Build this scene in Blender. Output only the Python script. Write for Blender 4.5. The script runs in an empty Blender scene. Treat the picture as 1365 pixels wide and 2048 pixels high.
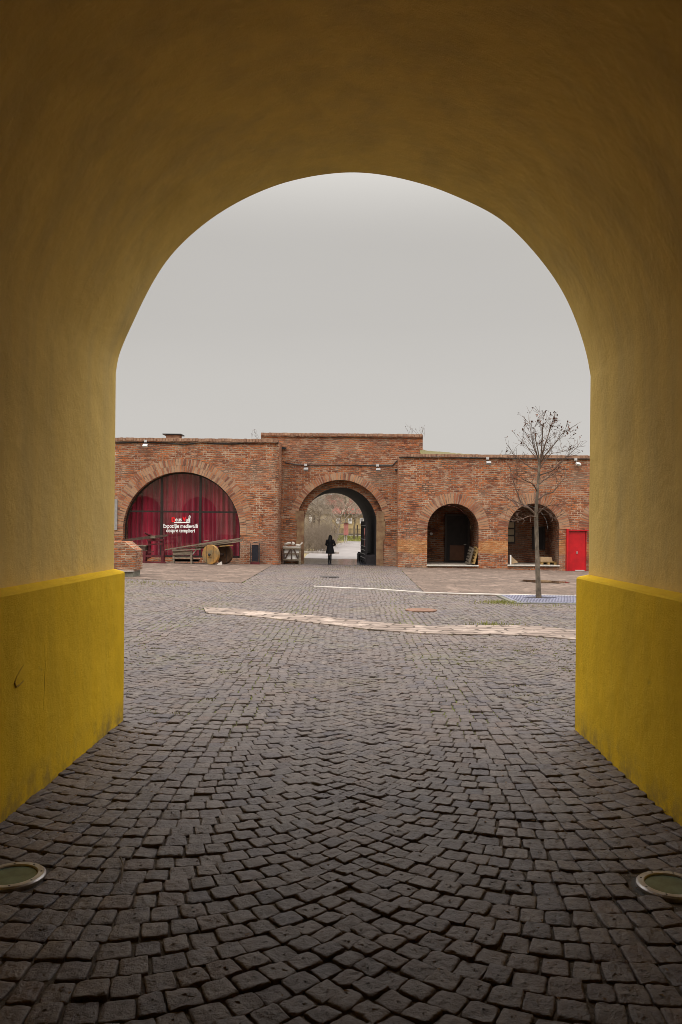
import bpy, bmesh, math, random
import numpy as np
from mathutils import Vector, Matrix
R = math.radians
rnd = random.Random(7)
S = bpy.context.scene
COL = S.collection

# ------------------------------------------------------------------ camera, sky, sun, exposure
F, VX, VY, ROLL, H = 1638.0, 705.0, 1056.0, R(0.55), 1.6     # photo pixels (1365 x 2048)
cam_d = bpy.data.cameras.new('camera'); cam = bpy.data.objects.new('camera', cam_d); COL.objects.link(cam)
cam_d.sensor_width = 36; cam_d.lens = F/2048*36
cam_d.shift_x = -(VX-682.5)/2048; cam_d.shift_y = (VY-1024)/2048
cam_d.clip_start = 0.05; cam_d.clip_end = 3000
cam.matrix_world = Matrix.Translation((0, 0, H)) @ Matrix.Rotation(R(90), 4, 'X') @ Matrix.Rotation(ROLL, 4, 'Z')
S.camera = cam

SUN_EL, SUN_AZ = R(55), R(215)        # azimuth clockwise from +Y: behind the camera, a little to the left
w = bpy.data.worlds.new('World'); S.world = w; w.use_nodes = True
nt = w.node_tree; N = nt.nodes; L = nt.links
bg = N['Background']; bg.inputs['Strength'].default_value = 0.115
sky = N.new('ShaderNodeTexSky'); sky.sky_type = 'NISHITA'; sky.sun_disc = False
sky.sun_elevation = SUN_EL; sky.sun_rotation = SUN_AZ; sky.air_density = 1.0; sky.dust_density = 4.0; sky.ozone_density = 1.0
hs = N.new('ShaderNodeHueSaturation'); hs.inputs['Saturation'].default_value = 0.0
tint = N.new('ShaderNodeMix'); tint.data_type = 'RGBA'; tint.blend_type = 'MULTIPLY'; tint.inputs[0].default_value = 1
tint.inputs[7].default_value = (1.03, 0.993, 0.942, 1)
# even overcast: brighter towards the zenith
tc = N.new('ShaderNodeTexCoord'); sx = N.new('ShaderNodeSeparateXYZ'); mr = N.new('ShaderNodeMapRange')
L.new(tc.outputs['Generated'], sx.inputs[0]); L.new(sx.outputs['Z'], mr.inputs['Value'])
mr.interpolation_type = 'SMOOTHSTEP'; mr.inputs['From Min'].default_value = 0.32; mr.inputs['From Max'].default_value = 0.85
mr.inputs['To Min'].default_value = 0.0; mr.inputs['To Max'].default_value = 1.0
low = N.new('ShaderNodeMapRange'); L.new(sx.outputs['Z'], low.inputs['Value'])
for i_, q_ in enumerate((0.0, 0.24, 1.22, 1.0)): low.inputs[i_+1].default_value = q_
cl = N.new('ShaderNodeTexNoise'); cl.inputs['Scale'].default_value = 2.2; cl.inputs['Detail'].default_value = 5
cm = N.new('ShaderNodeMapping'); cm.inputs['Scale'].default_value = (1, 1, 3.5); L.new(tc.outputs['Generated'], cm.inputs['Vector']); L.new(cm.outputs[0], cl.inputs['Vector'])
cmr = N.new('ShaderNodeMapRange'); L.new(cl.outputs['Fac'], cmr.inputs['Value'])
for i_, q_ in enumerate((0.3, 0.7, 0.985, 1.02)): cmr.inputs[i_+1].default_value = q_
mul = N.new('ShaderNodeMath'); mul.operation = 'MULTIPLY'; L.new(low.outputs[0], mul.inputs[0]); L.new(cmr.outputs[0], mul.inputs[1])
veil = N.new('ShaderNodeMix'); veil.data_type = 'RGBA'; veil.inputs[0].default_value = 0.9   # cloud veil evens the sky out
ramp = N.new('ShaderNodeMix'); ramp.data_type = 'RGBA'
ramp.inputs[6].default_value = (2.1, 2.1, 2.1, 1); ramp.inputs[7].default_value = (17, 17, 17, 1)
L.new(mr.outputs[0], ramp.inputs[0])
L.new(sky.outputs[0], hs.inputs['Color']); L.new(hs.outputs[0], veil.inputs[6]); L.new(ramp.outputs[2], veil.inputs[7])
vm = N.new('ShaderNodeMix'); vm.data_type = 'RGBA'; vm.blend_type = 'MULTIPLY'; vm.inputs[0].default_value = 1
L.new(veil.outputs[2], vm.inputs[6]); L.new(mul.outputs[0], vm.inputs[7]); L.new(vm.outputs[2], tint.inputs[6]); L.new(tint.outputs[2], bg.inputs['Color'])
sd = bpy.data.lights.new('sun', 'SUN'); sd.energy = 0.6; sd.angle = R(50); sd.color = (1, 0.95, 0.88)
sun = bpy.data.objects.new('sun', sd); COL.objects.link(sun)
sdir = Vector((math.sin(SUN_AZ)*math.cos(SUN_EL), math.cos(SUN_AZ)*math.cos(SUN_EL), math.sin(SUN_EL)))
sun.rotation_euler = sdir.to_track_quat('Z', 'Y').to_euler()
S.view_settings.view_transform = 'Standard'; S.view_settings.look = 'None'
S.view_settings.exposure = 1.0; S.view_settings.gamma = 1.0
try:
    S.cycles.use_denoising = True; S.cycles.max_bounces = 10; S.cycles.diffuse_bounces = 7
    S.cycles.transparent_max_bounces = 16; S.cycles.filter_width = 0.85
except Exception: pass

# ------------------------------------------------------------------ pixel helpers (real distances are given by hand)
cr, sr = math.cos(ROLL), math.sin(ROLL)
def at(px, py, Y):
    dx, dy = px-VX, VY-py
    return Vector(((dx*cr-dy*sr)*Y/F, Y, H+(dx*sr+dy*cr)*Y/F))
def g(x, y):                                    # ground height: the court falls gently away and to the right
    x = max(-14, min(14, x)); s = max(0.0, min(1.0, (y-7)/37))
    z = -s*(0.43+0.013*x)
    if y > 53: z += 0.016*(min(y, 140)-53)
    return z
def gp(px, py):                                 # where a pixel's ray meets the ground
    dx, dy = px-VX, VY-py
    tx, ty = (dx*cr-dy*sr)/F, (dx*sr+dy*cr)/F
    lo, hi = 1.0, 400.0
    for _ in range(60):
        m = (lo+hi)/2
        if H+ty*m > g(tx*m, m): lo = m
        else: hi = m
    return Vector((tx*lo, lo, g(tx*lo, lo)))

# ------------------------------------------------------------------ mesh builder
class MB:
    def __init__(s): s.v = []; s.f = []
    def add(s, vs, fs):
        o = len(s.v); s.v += [tuple(v) for v in vs]; s.f += [tuple(i+o for i in f) for f in fs]; return s
    def box(s, c, d, m=None):
        vs = [Vector((a*d[0]/2, b*d[1]/2, e*d[2]/2)) for e in (-1, 1) for b in (-1, 1) for a in (-1, 1)]
        if m is not None: vs = [m @ v for v in vs]
        c = Vector(c)
        return s.add([v+c for v in vs], [(0,2,3,1),(4,5,7,6),(0,1,5,4),(2,6,7,3),(0,4,6,2),(1,3,7,5)])
    def beam(s, p0, p1, w_, h_, up=(0,0,1), taper=1.0):
        p0, p1 = Vector(p0), Vector(p1); d = (p1-p0).normalized(); u = Vector(up)
        if abs(d.dot(u)) > .98: u = Vector((0,1,0))
        a = d.cross(u).normalized(); b = a.cross(d).normalized()
        vs = []
        for p, k in ((p0, 1), (p1, taper)):
            for q, r_ in ((-1,-1),(1,-1),(1,1),(-1,1)): vs.append(p + a*q*w_*k/2 + b*r_*h_*k/2)
        return s.add(vs, [(3,2,1,0),(4,5,6,7),(0,1,5,4),(1,2,6,5),(2,3,7,6),(3,0,4,7)])
    def tube(s, pts, rad, n=6, cap=True):
        pts = [Vector(p) for p in pts]; vs = []; fs = []
        a = None
        for i, p in enumerate(pts):
            d = (pts[min(i+1, len(pts)-1)]-pts[max(i-1, 0)]).normalized()
            if a is None:
                a = d.orthogonal().normalized()
            else:
                a = (a-d*a.dot(d))
                a = a.normalized() if a.length > 1e-5 else d.orthogonal().normalized()
            b = d.cross(a)
            r_ = rad[i] if hasattr(rad, '__len__') else rad
            for k in range(n):
                t = 2*math.pi*k/n; vs.append(p + a*math.cos(t)*r_ + b*math.sin(t)*r_)
        for i in range(len(pts)-1):
            for k in range(n):
                fs.append((i*n+k, i*n+(k+1)%n, (i+1)*n+(k+1)%n, (i+1)*n+k))
        if cap: fs.append(tuple(range(n))[::-1]); fs.append(tuple((len(pts)-1)*n+k for k in range(n)))
        return s.add(vs, fs)
    def disc(s, c, axis, r_, th, n=32, bev=0.0):            # solid wheel / disc along axis
        ax = Vector(axis).normalized(); a = ax.orthogonal().normalized(); b = ax.cross(a); c = Vector(c)
        prof = [(-th/2, r_-bev), (-th/2+bev, r_), (th/2-bev, r_), (th/2, r_-bev)]
        vs = []; fs = []
        for h_, rr in prof:
            for k in range(n):
                t = 2*math.pi*k/n; vs.append(c+ax*h_+a*rr*math.cos(t)+b*rr*math.sin(t))
        for i in range(3):
            for k in range(n): fs.append((i*n+k, i*n+(k+1)%n, (i+1)*n+(k+1)%n, (i+1)*n+k))
        fs.append(tuple(range(n))[::-1]); fs.append(tuple(3*n+k for k in range(n)))
        return s.add(vs, fs)
    def prism(s, outline, d):                               # outline: 3D points in a plane, pushed along d
        n = len(outline); d = Vector(d)
        vs = [Vector(p) for p in outline]; vs += [p+d for p in vs]
        fs = [tuple(range(n))[::-1], tuple(range(n, 2*n))]+[(i, (i+1)%n, n+(i+1)%n, n+i) for i in range(n)]
        return s.add(vs, fs)
    def build(s, name, mat, parent=None, smooth=False, fix=False):
        me = bpy.data.meshes.new(name); off = Vector(parent.get('_w', (0,0,0))) if parent else Vector((0,0,0))
        vv = [(v[0]-off.x, v[1]-off.y, v[2]-off.z) for v in s.v] if parent else s.v
        me.from_pydata(vv, [], s.f)
        if fix:
            bm = bmesh.new(); bm.from_mesh(me); bmesh.ops.recalc_face_normals(bm, faces=bm.faces); bm.to_mesh(me); bm.free()
        if smooth: me.polygons.foreach_set('use_smooth', [True]*len(me.polygons))
        me.materials.append(mat); me.update()
        o = bpy.data.objects.new(name, me); COL.objects.link(o)
        if parent: o.parent = parent; o['_w'] = tuple(off)
        return o
def thing(name, label, cat, loc, group=None):
    o = bpy.data.objects.new(name, None); o.empty_display_size = .2; COL.objects.link(o); o.location = loc; o['_w'] = tuple(loc)
    return tag(o, label, cat, group)
def tag(o, label, cat, group=None, kind=None):
    if label: o['label'] = label
    if cat: o['category'] = cat
    if group: o['group'] = group
    if kind: o['kind'] = kind
    return o
def struct(o): o['kind'] = 'structure'; return o
def copy_tree(o, parent=None):
    c = o.copy(); COL.objects.link(c)
    if parent: c.parent = parent
    for ch in list(o.children): copy_tree(ch, c)
    return c

# ------------------------------------------------------------------ materials
def new_mat(name):
    m = bpy.data.materials.new(name); m.use_nodes = True
    return m, m.node_tree.nodes, m.node_tree.links, m.node_tree.nodes['Principled BSDF']
def mixc(N, L, fac, a, b, mode='MIX'):
    n = N.new('ShaderNodeMix'); n.data_type = 'RGBA'; n.blend_type = mode
    for i, v in ((0, fac), (6, a), (7, b)):
        if hasattr(v, 'is_output'): L.new(v, n.inputs[i])
        elif i == 0: n.inputs[0].default_value = v
        else: n.inputs[i].default_value = (*v, 1)
    return n.outputs[2]
def maprange(N, L, v, a, b, c=0, d=1):
    n = N.new('ShaderNodeMapRange'); L.new(v, n.inputs[0])
    for i, q in enumerate((a, b, c, d)): n.inputs[i+1].default_value = q
    return n.outputs[0]
def noise(N, L, vec, scale, detail=4, rough=.55, scl=None):
    if scl:
        mp = N.new('ShaderNodeMapping'); mp.inputs['Scale'].default_value = scl; L.new(vec, mp.inputs['Vector']); vec = mp.outputs[0]
    n = N.new('ShaderNodeTexNoise'); n.inputs['Scale'].default_value = scale; n.inputs['Detail'].default_value = detail
    n.inputs['Roughness'].default_value = rough; L.new(vec, n.inputs['Vector']); return n.outputs['Fac']
def bump(N, L, bsdf, h, strength, dist, prev=None):
    b = N.new('ShaderNodeBump'); b.inputs['Strength'].default_value = strength; b.inputs['Distance'].default_value = dist
    L.new(h, b.inputs['Height'])
    if prev: L.new(prev, b.inputs['Normal'])
    L.new(b.outputs[0], bsdf.inputs['Normal']); return b.outputs[0]
def coords(N): return N.new('ShaderNodeTexCoord').outputs['Object']

def simple(name, col, rough=.7, var=.25, scale=6, scl=None, metal=0, spec=.3, bmp=.15, col2=None, island=False):
    m, N, L, b = new_mat(name); v = coords(N)
    n = noise(N, L, v, scale, 5, .6, scl)
    c2 = col2 or tuple(c*(1-var*1.6) for c in col)
    c = mixc(N, L, maprange(N, L, n, .35, .68), c2, col)
    if island:
        ge = N.new('ShaderNodeNewGeometry')
        c = mixc(N, L, maprange(N, L, ge.outputs['Random Per Island'], 0, 1, 0, .55), c, c2)
    L.new(c, b.inputs['Base Color']); b.inputs['Roughness'].default_value = rough; b.inputs['Metallic'].default_value = metal
    b.inputs['Specular IOR Level'].default_value = spec
    if bmp: bump(N, L, b, noise(N, L, v, scale*4, 4, .6, scl), bmp, .02)
    return m

def brick_mat(name, tone=1.0, band=None, size=(.33, .112)):
    m, N, L, b = new_mat(name); v = coords(N)
    sp = N.new('ShaderNodeSeparateXYZ'); L.new(v, sp.inputs[0])
    ad = N.new('ShaderNodeMath'); L.new(sp.outputs['X'], ad.inputs[0]); L.new(sp.outputs['Y'], ad.inputs[1])
    wob = noise(N, L, v, .7, 3)
    zz = N.new('ShaderNodeMath'); zz.operation = 'MULTIPLY_ADD'; L.new(wob, zz.inputs[0]); zz.inputs[1].default_value = .12; L.new(sp.outputs['Z'], zz.inputs[2])
    fine = noise(N, L, v, 5, 3)
    zz2 = N.new('ShaderNodeMath'); zz2.operation = 'MULTIPLY_ADD'; L.new(fine, zz2.inputs[0]); zz2.inputs[1].default_value = .05; L.new(zz.outputs[0], zz2.inputs[2])
    cb = N.new('ShaderNodeCombineXYZ'); L.new(ad.outputs[0], cb.inputs[0]); L.new(zz2.outputs[0], cb.inputs[1])
    bk = N.new('ShaderNodeTexBrick'); L.new(cb.outputs[0], bk.inputs['Vector'])
    bk.inputs['Scale'].default_value = 1; bk.inputs['Brick Width'].default_value = size[0]; bk.inputs['Row Height'].default_value = size[1]
    bk.inputs['Mortar Size'].default_value = .018; bk.inputs['Mortar Smooth'].default_value = .25; bk.inputs['Bias'].default_value = -.1
    t = tone
    bk.inputs['Color1'].default_value = (.44*t, .145*t, .056*t, 1); bk.inputs['Color2'].default_value = (.14*t, .045*t, .028*t, 1)
    bk.inputs['Mortar'].default_value = (.40*t, .29*t, .21*t, 1)
    # pale and burnt single bricks
    pale = noise(N, L, v, 1.0, 2, .5, (2.8, 2.8, 8.0))
    c = mixc(N, L, maprange(N, L, pale, .53, .63, 0, .8), bk.outputs['Color'], (.44*t, .29*t, .20*t))
    c = mixc(N, L, maprange(N, L, noise(N, L, v, 1.3, 2, .5, (3.0, 3.0, 9.5)), .60, .68, 0, .7), c, (.075*t, .040*t, .034*t))
    c = mixc(N, L, maprange(N, L, noise(N, L, v, 1.9, 2, .5, (2.8, 2.8, 8.5)), .60, .68, 0, .7), c, (.46*t, .15*t, .05*t))
    # mortar again over the tints, worn away in places
    mfac = N.new('ShaderNodeMath'); mfac.operation = 'MULTIPLY'; L.new(bk.outputs['Fac'], mfac.inputs[0])
    L.new(maprange(N, L, noise(N, L, v, 1.1, 3), .40, .60, .1, .95), mfac.inputs[1])
    mort = mixc(N, L, maprange(N, L, noise(N, L, v, .9, 4, .6), .46, .58), (.07*t, .04*t, .03*t), (.52*t, .39*t, .28*t))
    c = mixc(N, L, mfac.outputs[0], c, mort)
    # broad weathering
    big = noise(N, L, v, .35, 4, .6)
    c = mixc(N, L, maprange(N, L, big, .5, .68, 0, .45), c, (.17*t, .075*t, .055*t))
    c = mixc(N, L, maprange(N, L, noise(N, L, v, .55, 4, .6), .52, .70, 0, .45), c, (.43*t, .31*t, .22*t))
    if band:     # newer orange repair courses
        rp = N.new('ShaderNodeMath'); rp.operation = 'MULTIPLY_ADD'; L.new(noise(N, L, v, .8, 2), rp.inputs[0]); rp.inputs[1].default_value = .5; L.new(sp.outputs['Z'], rp.inputs[2])
        up = maprange(N, L, rp.outputs[0], band[0]+.25, band[0]+.36); dn = maprange(N, L, rp.outputs[0], band[1]+.25, band[1]+.33, 1, 0)
        mu = N.new('ShaderNodeMath'); mu.operation = 'MULTIPLY'; L.new(up, mu.inputs[0]); L.new(dn, mu.inputs[1])
        mu2 = N.new('ShaderNodeMath'); mu2.operation = 'MULTIPLY'; L.new(mu.outputs[0], mu2.inputs[0]); mu2.inputs[1].default_value = .6
        oc = mixc(N, L, maprange(N, L, pale, .4, .6), (.42, .17, .055), (.50, .25, .09))
        c = mixc(N, L, mu2.outputs[0], c, oc)
    L.new(c, b.inputs['Base Color']); b.inputs['Roughness'].default_value = .9; b.inputs['Specular IOR Level'].default_value = .2
    hm = N.new('ShaderNodeMath'); hm.operation = 'SUBTRACT'; L.new(fine, hm.inputs[0]); L.new(bk.outputs['Fac'], hm.inputs[1])
    bump(N, L, b, hm.outputs[0], 1.0, .05)
    return m

def voussoir_mat(name, t=1.0):
    m, N, L, b = new_mat(name); v = coords(N); ge = N.new('ShaderNodeNewGeometry')
    rp = N.new('ShaderNodeValToRGB'); L.new(ge.outputs['Random Per Island'], rp.inputs[0])
    e = rp.color_ramp.elements; e[0].position = 0; e[0].color = (.17*t, .06*t, .038*t, 1); e[1].position = 1; e[1].color = (.42*t, .22*t, .12*t, 1)
    for p, c in ((.2, (.30, .10, .05)), (.5, (.42, .17, .075)), (.75, (.40, .23, .14))):
        q = rp.color_ramp.elements.new(p); q.color = (c[0]*t, c[1]*t, c[2]*t, 1)
    c = mixc(N, L, maprange(N, L, noise(N, L, v, 1.2, 4), .5, .7, 0, .6), rp.outputs[0], (.42*t, .27*t, .17*t))
    L.new(c, b.inputs['Base Color']); b.inputs['Roughness'].default_value = .9
    bump(N, L, b, noise(N, L, v, 20, 3), .4, .02); return m

def plaster_mat(name, base, stain, streak, grain=.5, splash=False):
    m, N, L, b = new_mat(name); v = coords(N)
    s1 = noise(N, L, v, 1.0, 4, .6, (3.0, 3.0, .35))       # long vertical runs
    s2 = noise(N, L, v, 1.4, 5, .62)
    s3 = noise(N, L, v, 9, 5, .7)
    c = mixc(N, L, maprange(N, L, s1, .42, .72, 0, streak), base, stain)
    c = mixc(N, L, maprange(N, L, s2, .5, .75, 0, streak*.8), c, tuple(x*.72 for x in base))
    c = mixc(N, L, maprange(N, L, s3, .3, .75, 0, .22), c, tuple(x*.75 for x in base))
    spots = N.new('ShaderNodeTexVoronoi'); spots.inputs['Scale'].default_value = 7; L.new(v, spots.inputs['Vector'])
    c = mixc(N, L, maprange(N, L, spots.outputs['Distance'], .015, .03, .55, 0), c, tuple(x*.35 for x in base))
    gr = noise(N, L, v, 170, 3, .8)
    c = mixc(N, L, maprange(N, L, gr, .48, .66, 0, .34), c, tuple(x*.55 for x in base))
    patch = noise(N, L, v, .9, 6, .7)
    c = mixc(N, L, maprange(N, L, patch, .58, .70, 0, .3), c, tuple(min(.9, x*1.12+.015) for x in base))
    if splash:                                             # muddy splashes and chips just above the paving
        sp = N.new('ShaderNodeSeparateXYZ'); L.new(v, sp.inputs[0])
        mu = N.new('ShaderNodeMath'); mu.operation = 'MULTIPLY'; L.new(maprange(N, L, sp.outputs['Z'], .0, .22, .9, 0), mu.inputs[0])
        L.new(maprange(N, L, noise(N, L, v, 5, 6, .7), .42, .66), mu.inputs[1]); c = mixc(N, L, mu.outputs[0], c, (.20, .15, .06))
        c = mixc(N, L, maprange(N, L, noise(N, L, v, 2.6, 6, .72), .66, .70, 0, .45), c, (.38, .27, .05))
    L.new(c, b.inputs['Base Color']); b.inputs['Roughness'].default_value = .92; b.inputs['Specular IOR Level'].default_value = .15
    nb = bump(N, L, b, noise(N, L, v, 130, 5, .7), grain, .006)
    nb = bump(N, L, b, noise(N, L, v, 28, 4, .6), .35, .012, nb)
    bump(N, L, b, noise(N, L, v, 2.2, 3, .5), .5, .06, nb)
    return m

def stone_mat():
    m, N, L, b = new_mat('cobble stone'); v = coords(N); ge = N.new('ShaderNodeNewGeometry')
    rp = N.new('ShaderNodeValToRGB'); L.new(ge.outputs['Random Per Island'], rp.inputs[0])
    e = rp.color_ramp.elements; e[0].position = 0; e[0].color = (.115, .098, .092, 1); e[1].position = 1; e[1].color = (.175, .162, .152, 1)
    for p, c in ((.12, (.150, .136, .143)), (.25, (.165, .145, .134)), (.36, (.070, .067, .094)), (.48, (.15, .134, .136)), (.62, (.135, .115, .106)), (.76, (.215, .192, .178)), (.88, (.15, .105, .085)), (.94, (.095, .088, .11))):
        q = rp.color_ramp.elements.new(p); q.color = (*c, 1)
    n1 = noise(N, L, v, 14, 6, .65); n2 = noise(N, L, v, 60, 5, .7)
    c = mixc(N, L, maprange(N, L, n1, .38, .72, 0, .65), rp.outputs[0], (.070, .063, .060))
    c = mixc(N, L, maprange(N, L, n2, .62, .8, 0, .5), c, (.30, .27, .235))
    # broad dirt and pinkish wear patches on the court
    c = mixc(N, L, maprange(N, L, noise(N, L, v, .45, 4, .6), .46, .7, 0, .5), c, (.20, .148, .115))
    c = mixc(N, L, .30, c, (.150, .120, .110), 'MIX')
    c = mixc(N, L, 1.0, c, (.85, .80, .79), 'MULTIPLY')
    sp = N.new('ShaderNodeSeparateXYZ'); L.new(v, sp.inputs[0])           # mossy patches on the open court
    mk = N.new('ShaderNodeMath'); mk.operation = 'MULTIPLY'
    L.new(maprange(N, L, noise(N, L, v, .55, 5, .65), .50, .66, 0, .55), mk.inputs[0]); L.new(maprange(N, L, sp.outputs['Y'], 6.7, 7.6), mk.inputs[1])
    mk2 = N.new('ShaderNodeMath'); mk2.operation = 'MULTIPLY'; L.new(mk.outputs[0], mk2.inputs[0]); L.new(maprange(N, L, noise(N, L, v, 16, 3), .45, .6), mk2.inputs[1])
    c = mixc(N, L, mk2.outputs[0], c, (.13, .125, .045))
    L.new(c, b.inputs['Base Color'])
    L.new(maprange(N, L, n1, .3, .8, .36, .62), b.inputs['Roughness']); b.inputs['Specular IOR Level'].default_value = .30
    nb = bump(N, L, b, n1, .8, .02); bump(N, L, b, n2, .55, .008, nb)
    return m

def soil_mat(name, moss=True):
    m, N, L, b = new_mat(name); v = coords(N)
    n = noise(N, L, v, 25, 6, .7)
    c = mixc(N, L, maprange(N, L, n, .35, .7), (.040, .030, .022), (.13, .098, .070))
    c = mixc(N, L, maprange(N, L, noise(N, L, v, 95, 3, .7), .62, .68, 0, .8), c, (.28, .23, .17))
    if moss:
        sp = N.new('ShaderNodeSeparateXYZ'); L.new(v, sp.inputs[0])
        mk = N.new('ShaderNodeMath'); mk.operation = 'MULTIPLY'
        L.new(maprange(N, L, noise(N, L, v, .8, 4, .6), .40, .52), mk.inputs[0]); L.new(maprange(N, L, sp.outputs['Y'], 6.2, 7.2), mk.inputs[1])
        c = mixc(N, L, mk.outputs[0], c, (.12, .135, .022))
    L.new(c, b.inputs['Base Color']); b.inputs['Roughness'].default_value = .95
    bump(N, L, b, n, .8, .02); return m

def paver_mat(name, a, b2, size=(.5, .28)):
    m, N, L, b = new_mat(name); v = coords(N)
    bk = N.new('ShaderNodeTexBrick'); bk.inputs['Scale'].default_value = 1
    wv = N.new('ShaderNodeMix'); wv.data_type = 'RGBA'; wv.blend_type = 'ADD'; wv.inputs[0].default_value = .6
    nn = N.new('ShaderNodeTexNoise'); nn.inputs['Scale'].default_value = 1.5; L.new(v, nn.inputs['Vector'])
    L.new(v, wv.inputs[6]); L.new(nn.outputs['Color'], wv.inputs[7]); L.new(wv.outputs[2], bk.inputs['Vector'])
    bk.inputs['Brick Width'].default_value = size[0]; bk.inputs['Row Height'].default_value = size[1]; bk.inputs['Mortar Size'].default_value = .025
    bk.inputs['Color1'].default_value = (*a, 1); bk.inputs['Color2'].default_value = (*b2, 1); bk.inputs['Mortar'].default_value = (.10, .078, .064, 1)
    c = mixc(N, L, maprange(N, L, noise(N, L, v, .7, 5, .65), .42, .7, 0, .65), bk.outputs['Color'], tuple(x*.55 for x in b2))
    c = mixc(N, L, maprange(N, L, noise(N, L, v, 2.2, 4, .65, (1, .5, 1)), .52, .66, 0, .7), c, tuple(min(.6, x*1.45) for x in a))
    L.new(c, b.inputs['Base Color']); b.inputs['Roughness'].default_value = .9; b.inputs['Specular IOR Level'].default_value = .12
    hm = N.new('ShaderNodeMath'); hm.operation = 'SUBTRACT'; L.new(noise(N, L, v, 4, 4), hm.inputs[0]); L.new(bk.outputs['Fac'], hm.inputs[1])
    bump(N, L, b, hm.outputs[0], .8, .03); return m

M = {}
M['plaster'] = plaster_mat('cream plaster', (.80, .575, .190), (.56, .42, .19), .75)
M['plinth'] = plaster_mat('yellow plinth paint', (.80, .515, .018), (.60, .40, .03), .7, .7, True)
M['facade'] = plaster_mat('pale facade plaster', (.62, .55, .42), (.5, .43, .32), .4)
M['stone'] = stone_mat(); M['soil'] = soil_mat('joint soil'); M['earth'] = simple('earth', (.16, .125, .085), .95, .3, 1.5)
M['brick_l'] = brick_mat('weathered brick, window wing', .92)
M['brick_c'] = brick_mat('weathered brick, gate', .85)
M['brick_r'] = brick_mat('weathered brick, arcade wing', .92, band=(.75, 1.45))
M['brick_in'] = brick_mat('darker brick', .55)  # same brick in a darker tone, for niches and coping beds
M['brick_pier'] = brick_mat('new red brick', .85, size=(.26, .085))
M['vous'] = voussoir_mat('arch bricks', .88)
M['wet'] = simple('wet dark paving', (.038, .040, .058), .16, .35, .9, (1, .35, 1), spec=.6, bmp=.25, col2=(.07, .068, .075))
M['scuff'] = simple('scraped plaster', (.46, .29, .02), .9, .3, 30)
M['mortar'] = simple('lime mortar', (.40, .285, .20), .95, .35, 3, col2=(.15, .09, .065))
M['coping'] = simple('coping bricks', (.42, .26, .17), .9, .3, 6, (1, 1, 1), island=True, col2=(.20, .10, .065))
M['tunnel'] = simple('dark tunnel plaster', (.035, .030, .032), .9, .3, 2)  # near-black plaster for the tunnel vault, footing and side planks
M['jamb'] = simple('ochre jamb render', (.27, .185, .10), .9, .35, 2.2, col2=(.15, .075, .045), bmp=.6)
M['slab_pink'] = paver_mat('pink grey slabs', (.175, .128, .103), (.135, .099, .081))
M['slab_pale'] = paver_mat('pale slabs', (.31, .25, .215), (.22, .17, .145), (.45, .3))
M['kerb'] = simple('pale kerb', (.46, .41, .37), .8, .3, 3)
M['step'] = simple('concrete step', (.36, .31, .26), .8, .2, 4)
M['step_edge'] = simple('pale step edge', (.66, .62, .56), .7, .15, 6)
M['dark_frame'] = simple('dark brown frame', (.030, .020, .017), .5, .2, 4)
M['near_black'] = simple('near black door and void', (.016, .011, .011), .6, .3, 4)
M['door_panel'] = simple('brown door panel', (.10, .04, .018), .5, .2, 3)
M['red'] = simple('red paint', (.52, .003, .010), .4, .18, 2.5, spec=.5, bmp=.08)
M['black_metal'] = simple('black metal', (.025, .025, .028), .5, .2, 8, metal=.3)
M['white_lamp'] = simple('white lamp housing', (.50, .48, .47), .5, .1, 8)
M['grey_lamp'] = simple('grey lamp housing', (.30, .29, .29), .5, .15, 8)
M['cable'] = simple('cable', (.03, .028, .03), .6, .1, 8, bmp=0)
M['wood_grey'] = simple('weathered grey wood', (.33, .26, .19), .85, .4, 3, (1, 1, 6), island=True, bmp=.4)
M['wood_pale'] = simple('bleached wood', (.66, .60, .54), .85, .25, 3, island=True, bmp=.3)
M['wood_dark'] = simple('dark wood', (.10, .06, .045), .8, .35, 4, bmp=.3)
M['wood_red'] = simple('red brown stained wood', (.13, .020, .025), .7, .35, 4, bmp=.3)
M['wood_orange'] = simple('orange wheel boards', (.40, .19, .035), .7, .3, 2.2, col2=(.17, .125, .065), bmp=.4)
M['wheel_dark'] = simple('dark wheel boards', (.11, .055, .028), .8, .3, 3.5, bmp=.4)
M['board'] = simple('black board', (.018, .017, .025), .5, .3, 5)
M['white_panel'] = simple('white panel', (.80, .77, .74), .7, .15, 4)
M['card'] = simple('cardboard', (.42, .29, .17), .85, .15, 5)
M['pallet'] = simple('pallet wood', (.48, .30, .11), .8, .3, 4, island=True)
M['pallet_old'] = simple('old grey pallet', (.17, .135, .10), .9, .35, 5, island=True)
M['bark'] = simple('grey bark', (.185, .145, .108), .9, .45, 9, (1, 1, .6), bmp=.6, col2=(.07, .055, .042))
M['twig'] = simple('twig bark', (.135, .085, .062), .9, .3, 8, bmp=0)
M['leaf'] = simple('dry leaf', (.16, .060, .030), .8, .4, 9, bmp=0, island=True, col2=(.06, .025, .018))
M['grate'] = simple('blue grey grate', (.30, .30, .40), .45, .25, 5, metal=.4, spec=.5, bmp=.1)
M['concrete'] = simple('concrete edge', (.20, .19, .155), .9, .3, 5)
M['rust'] = simple('rusty cover', (.22, .12, .08), .8, .3, 6)
M['iron'] = simple('cast iron', (.05, .042, .04), .6, .3, 9)
M['water'] = simple('puddle', (.11, .07, .045), .04, .2, 2, spec=.6, bmp=0)
M['steel'] = simple('brushed steel rim', (.50, .50, .52), .34, .25, 14, metal=.6, bmp=.12, col2=(.34, .31, .30))
M['lamp_glass'] = simple('green lamp glass', (.12, .17, .13), .25, .3, 9, spec=.6, bmp=.05, col2=(.075, .10, .08))
M['skin'] = simple('skin', (.42, .24, .17), .6, .1, 5, bmp=0)
M['coat'] = simple('black coat', (.010, .009, .011), .85, .2, 20)
M['hair'] = simple('black hair', (.008, .006, .006), .6, .2, 20)
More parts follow.
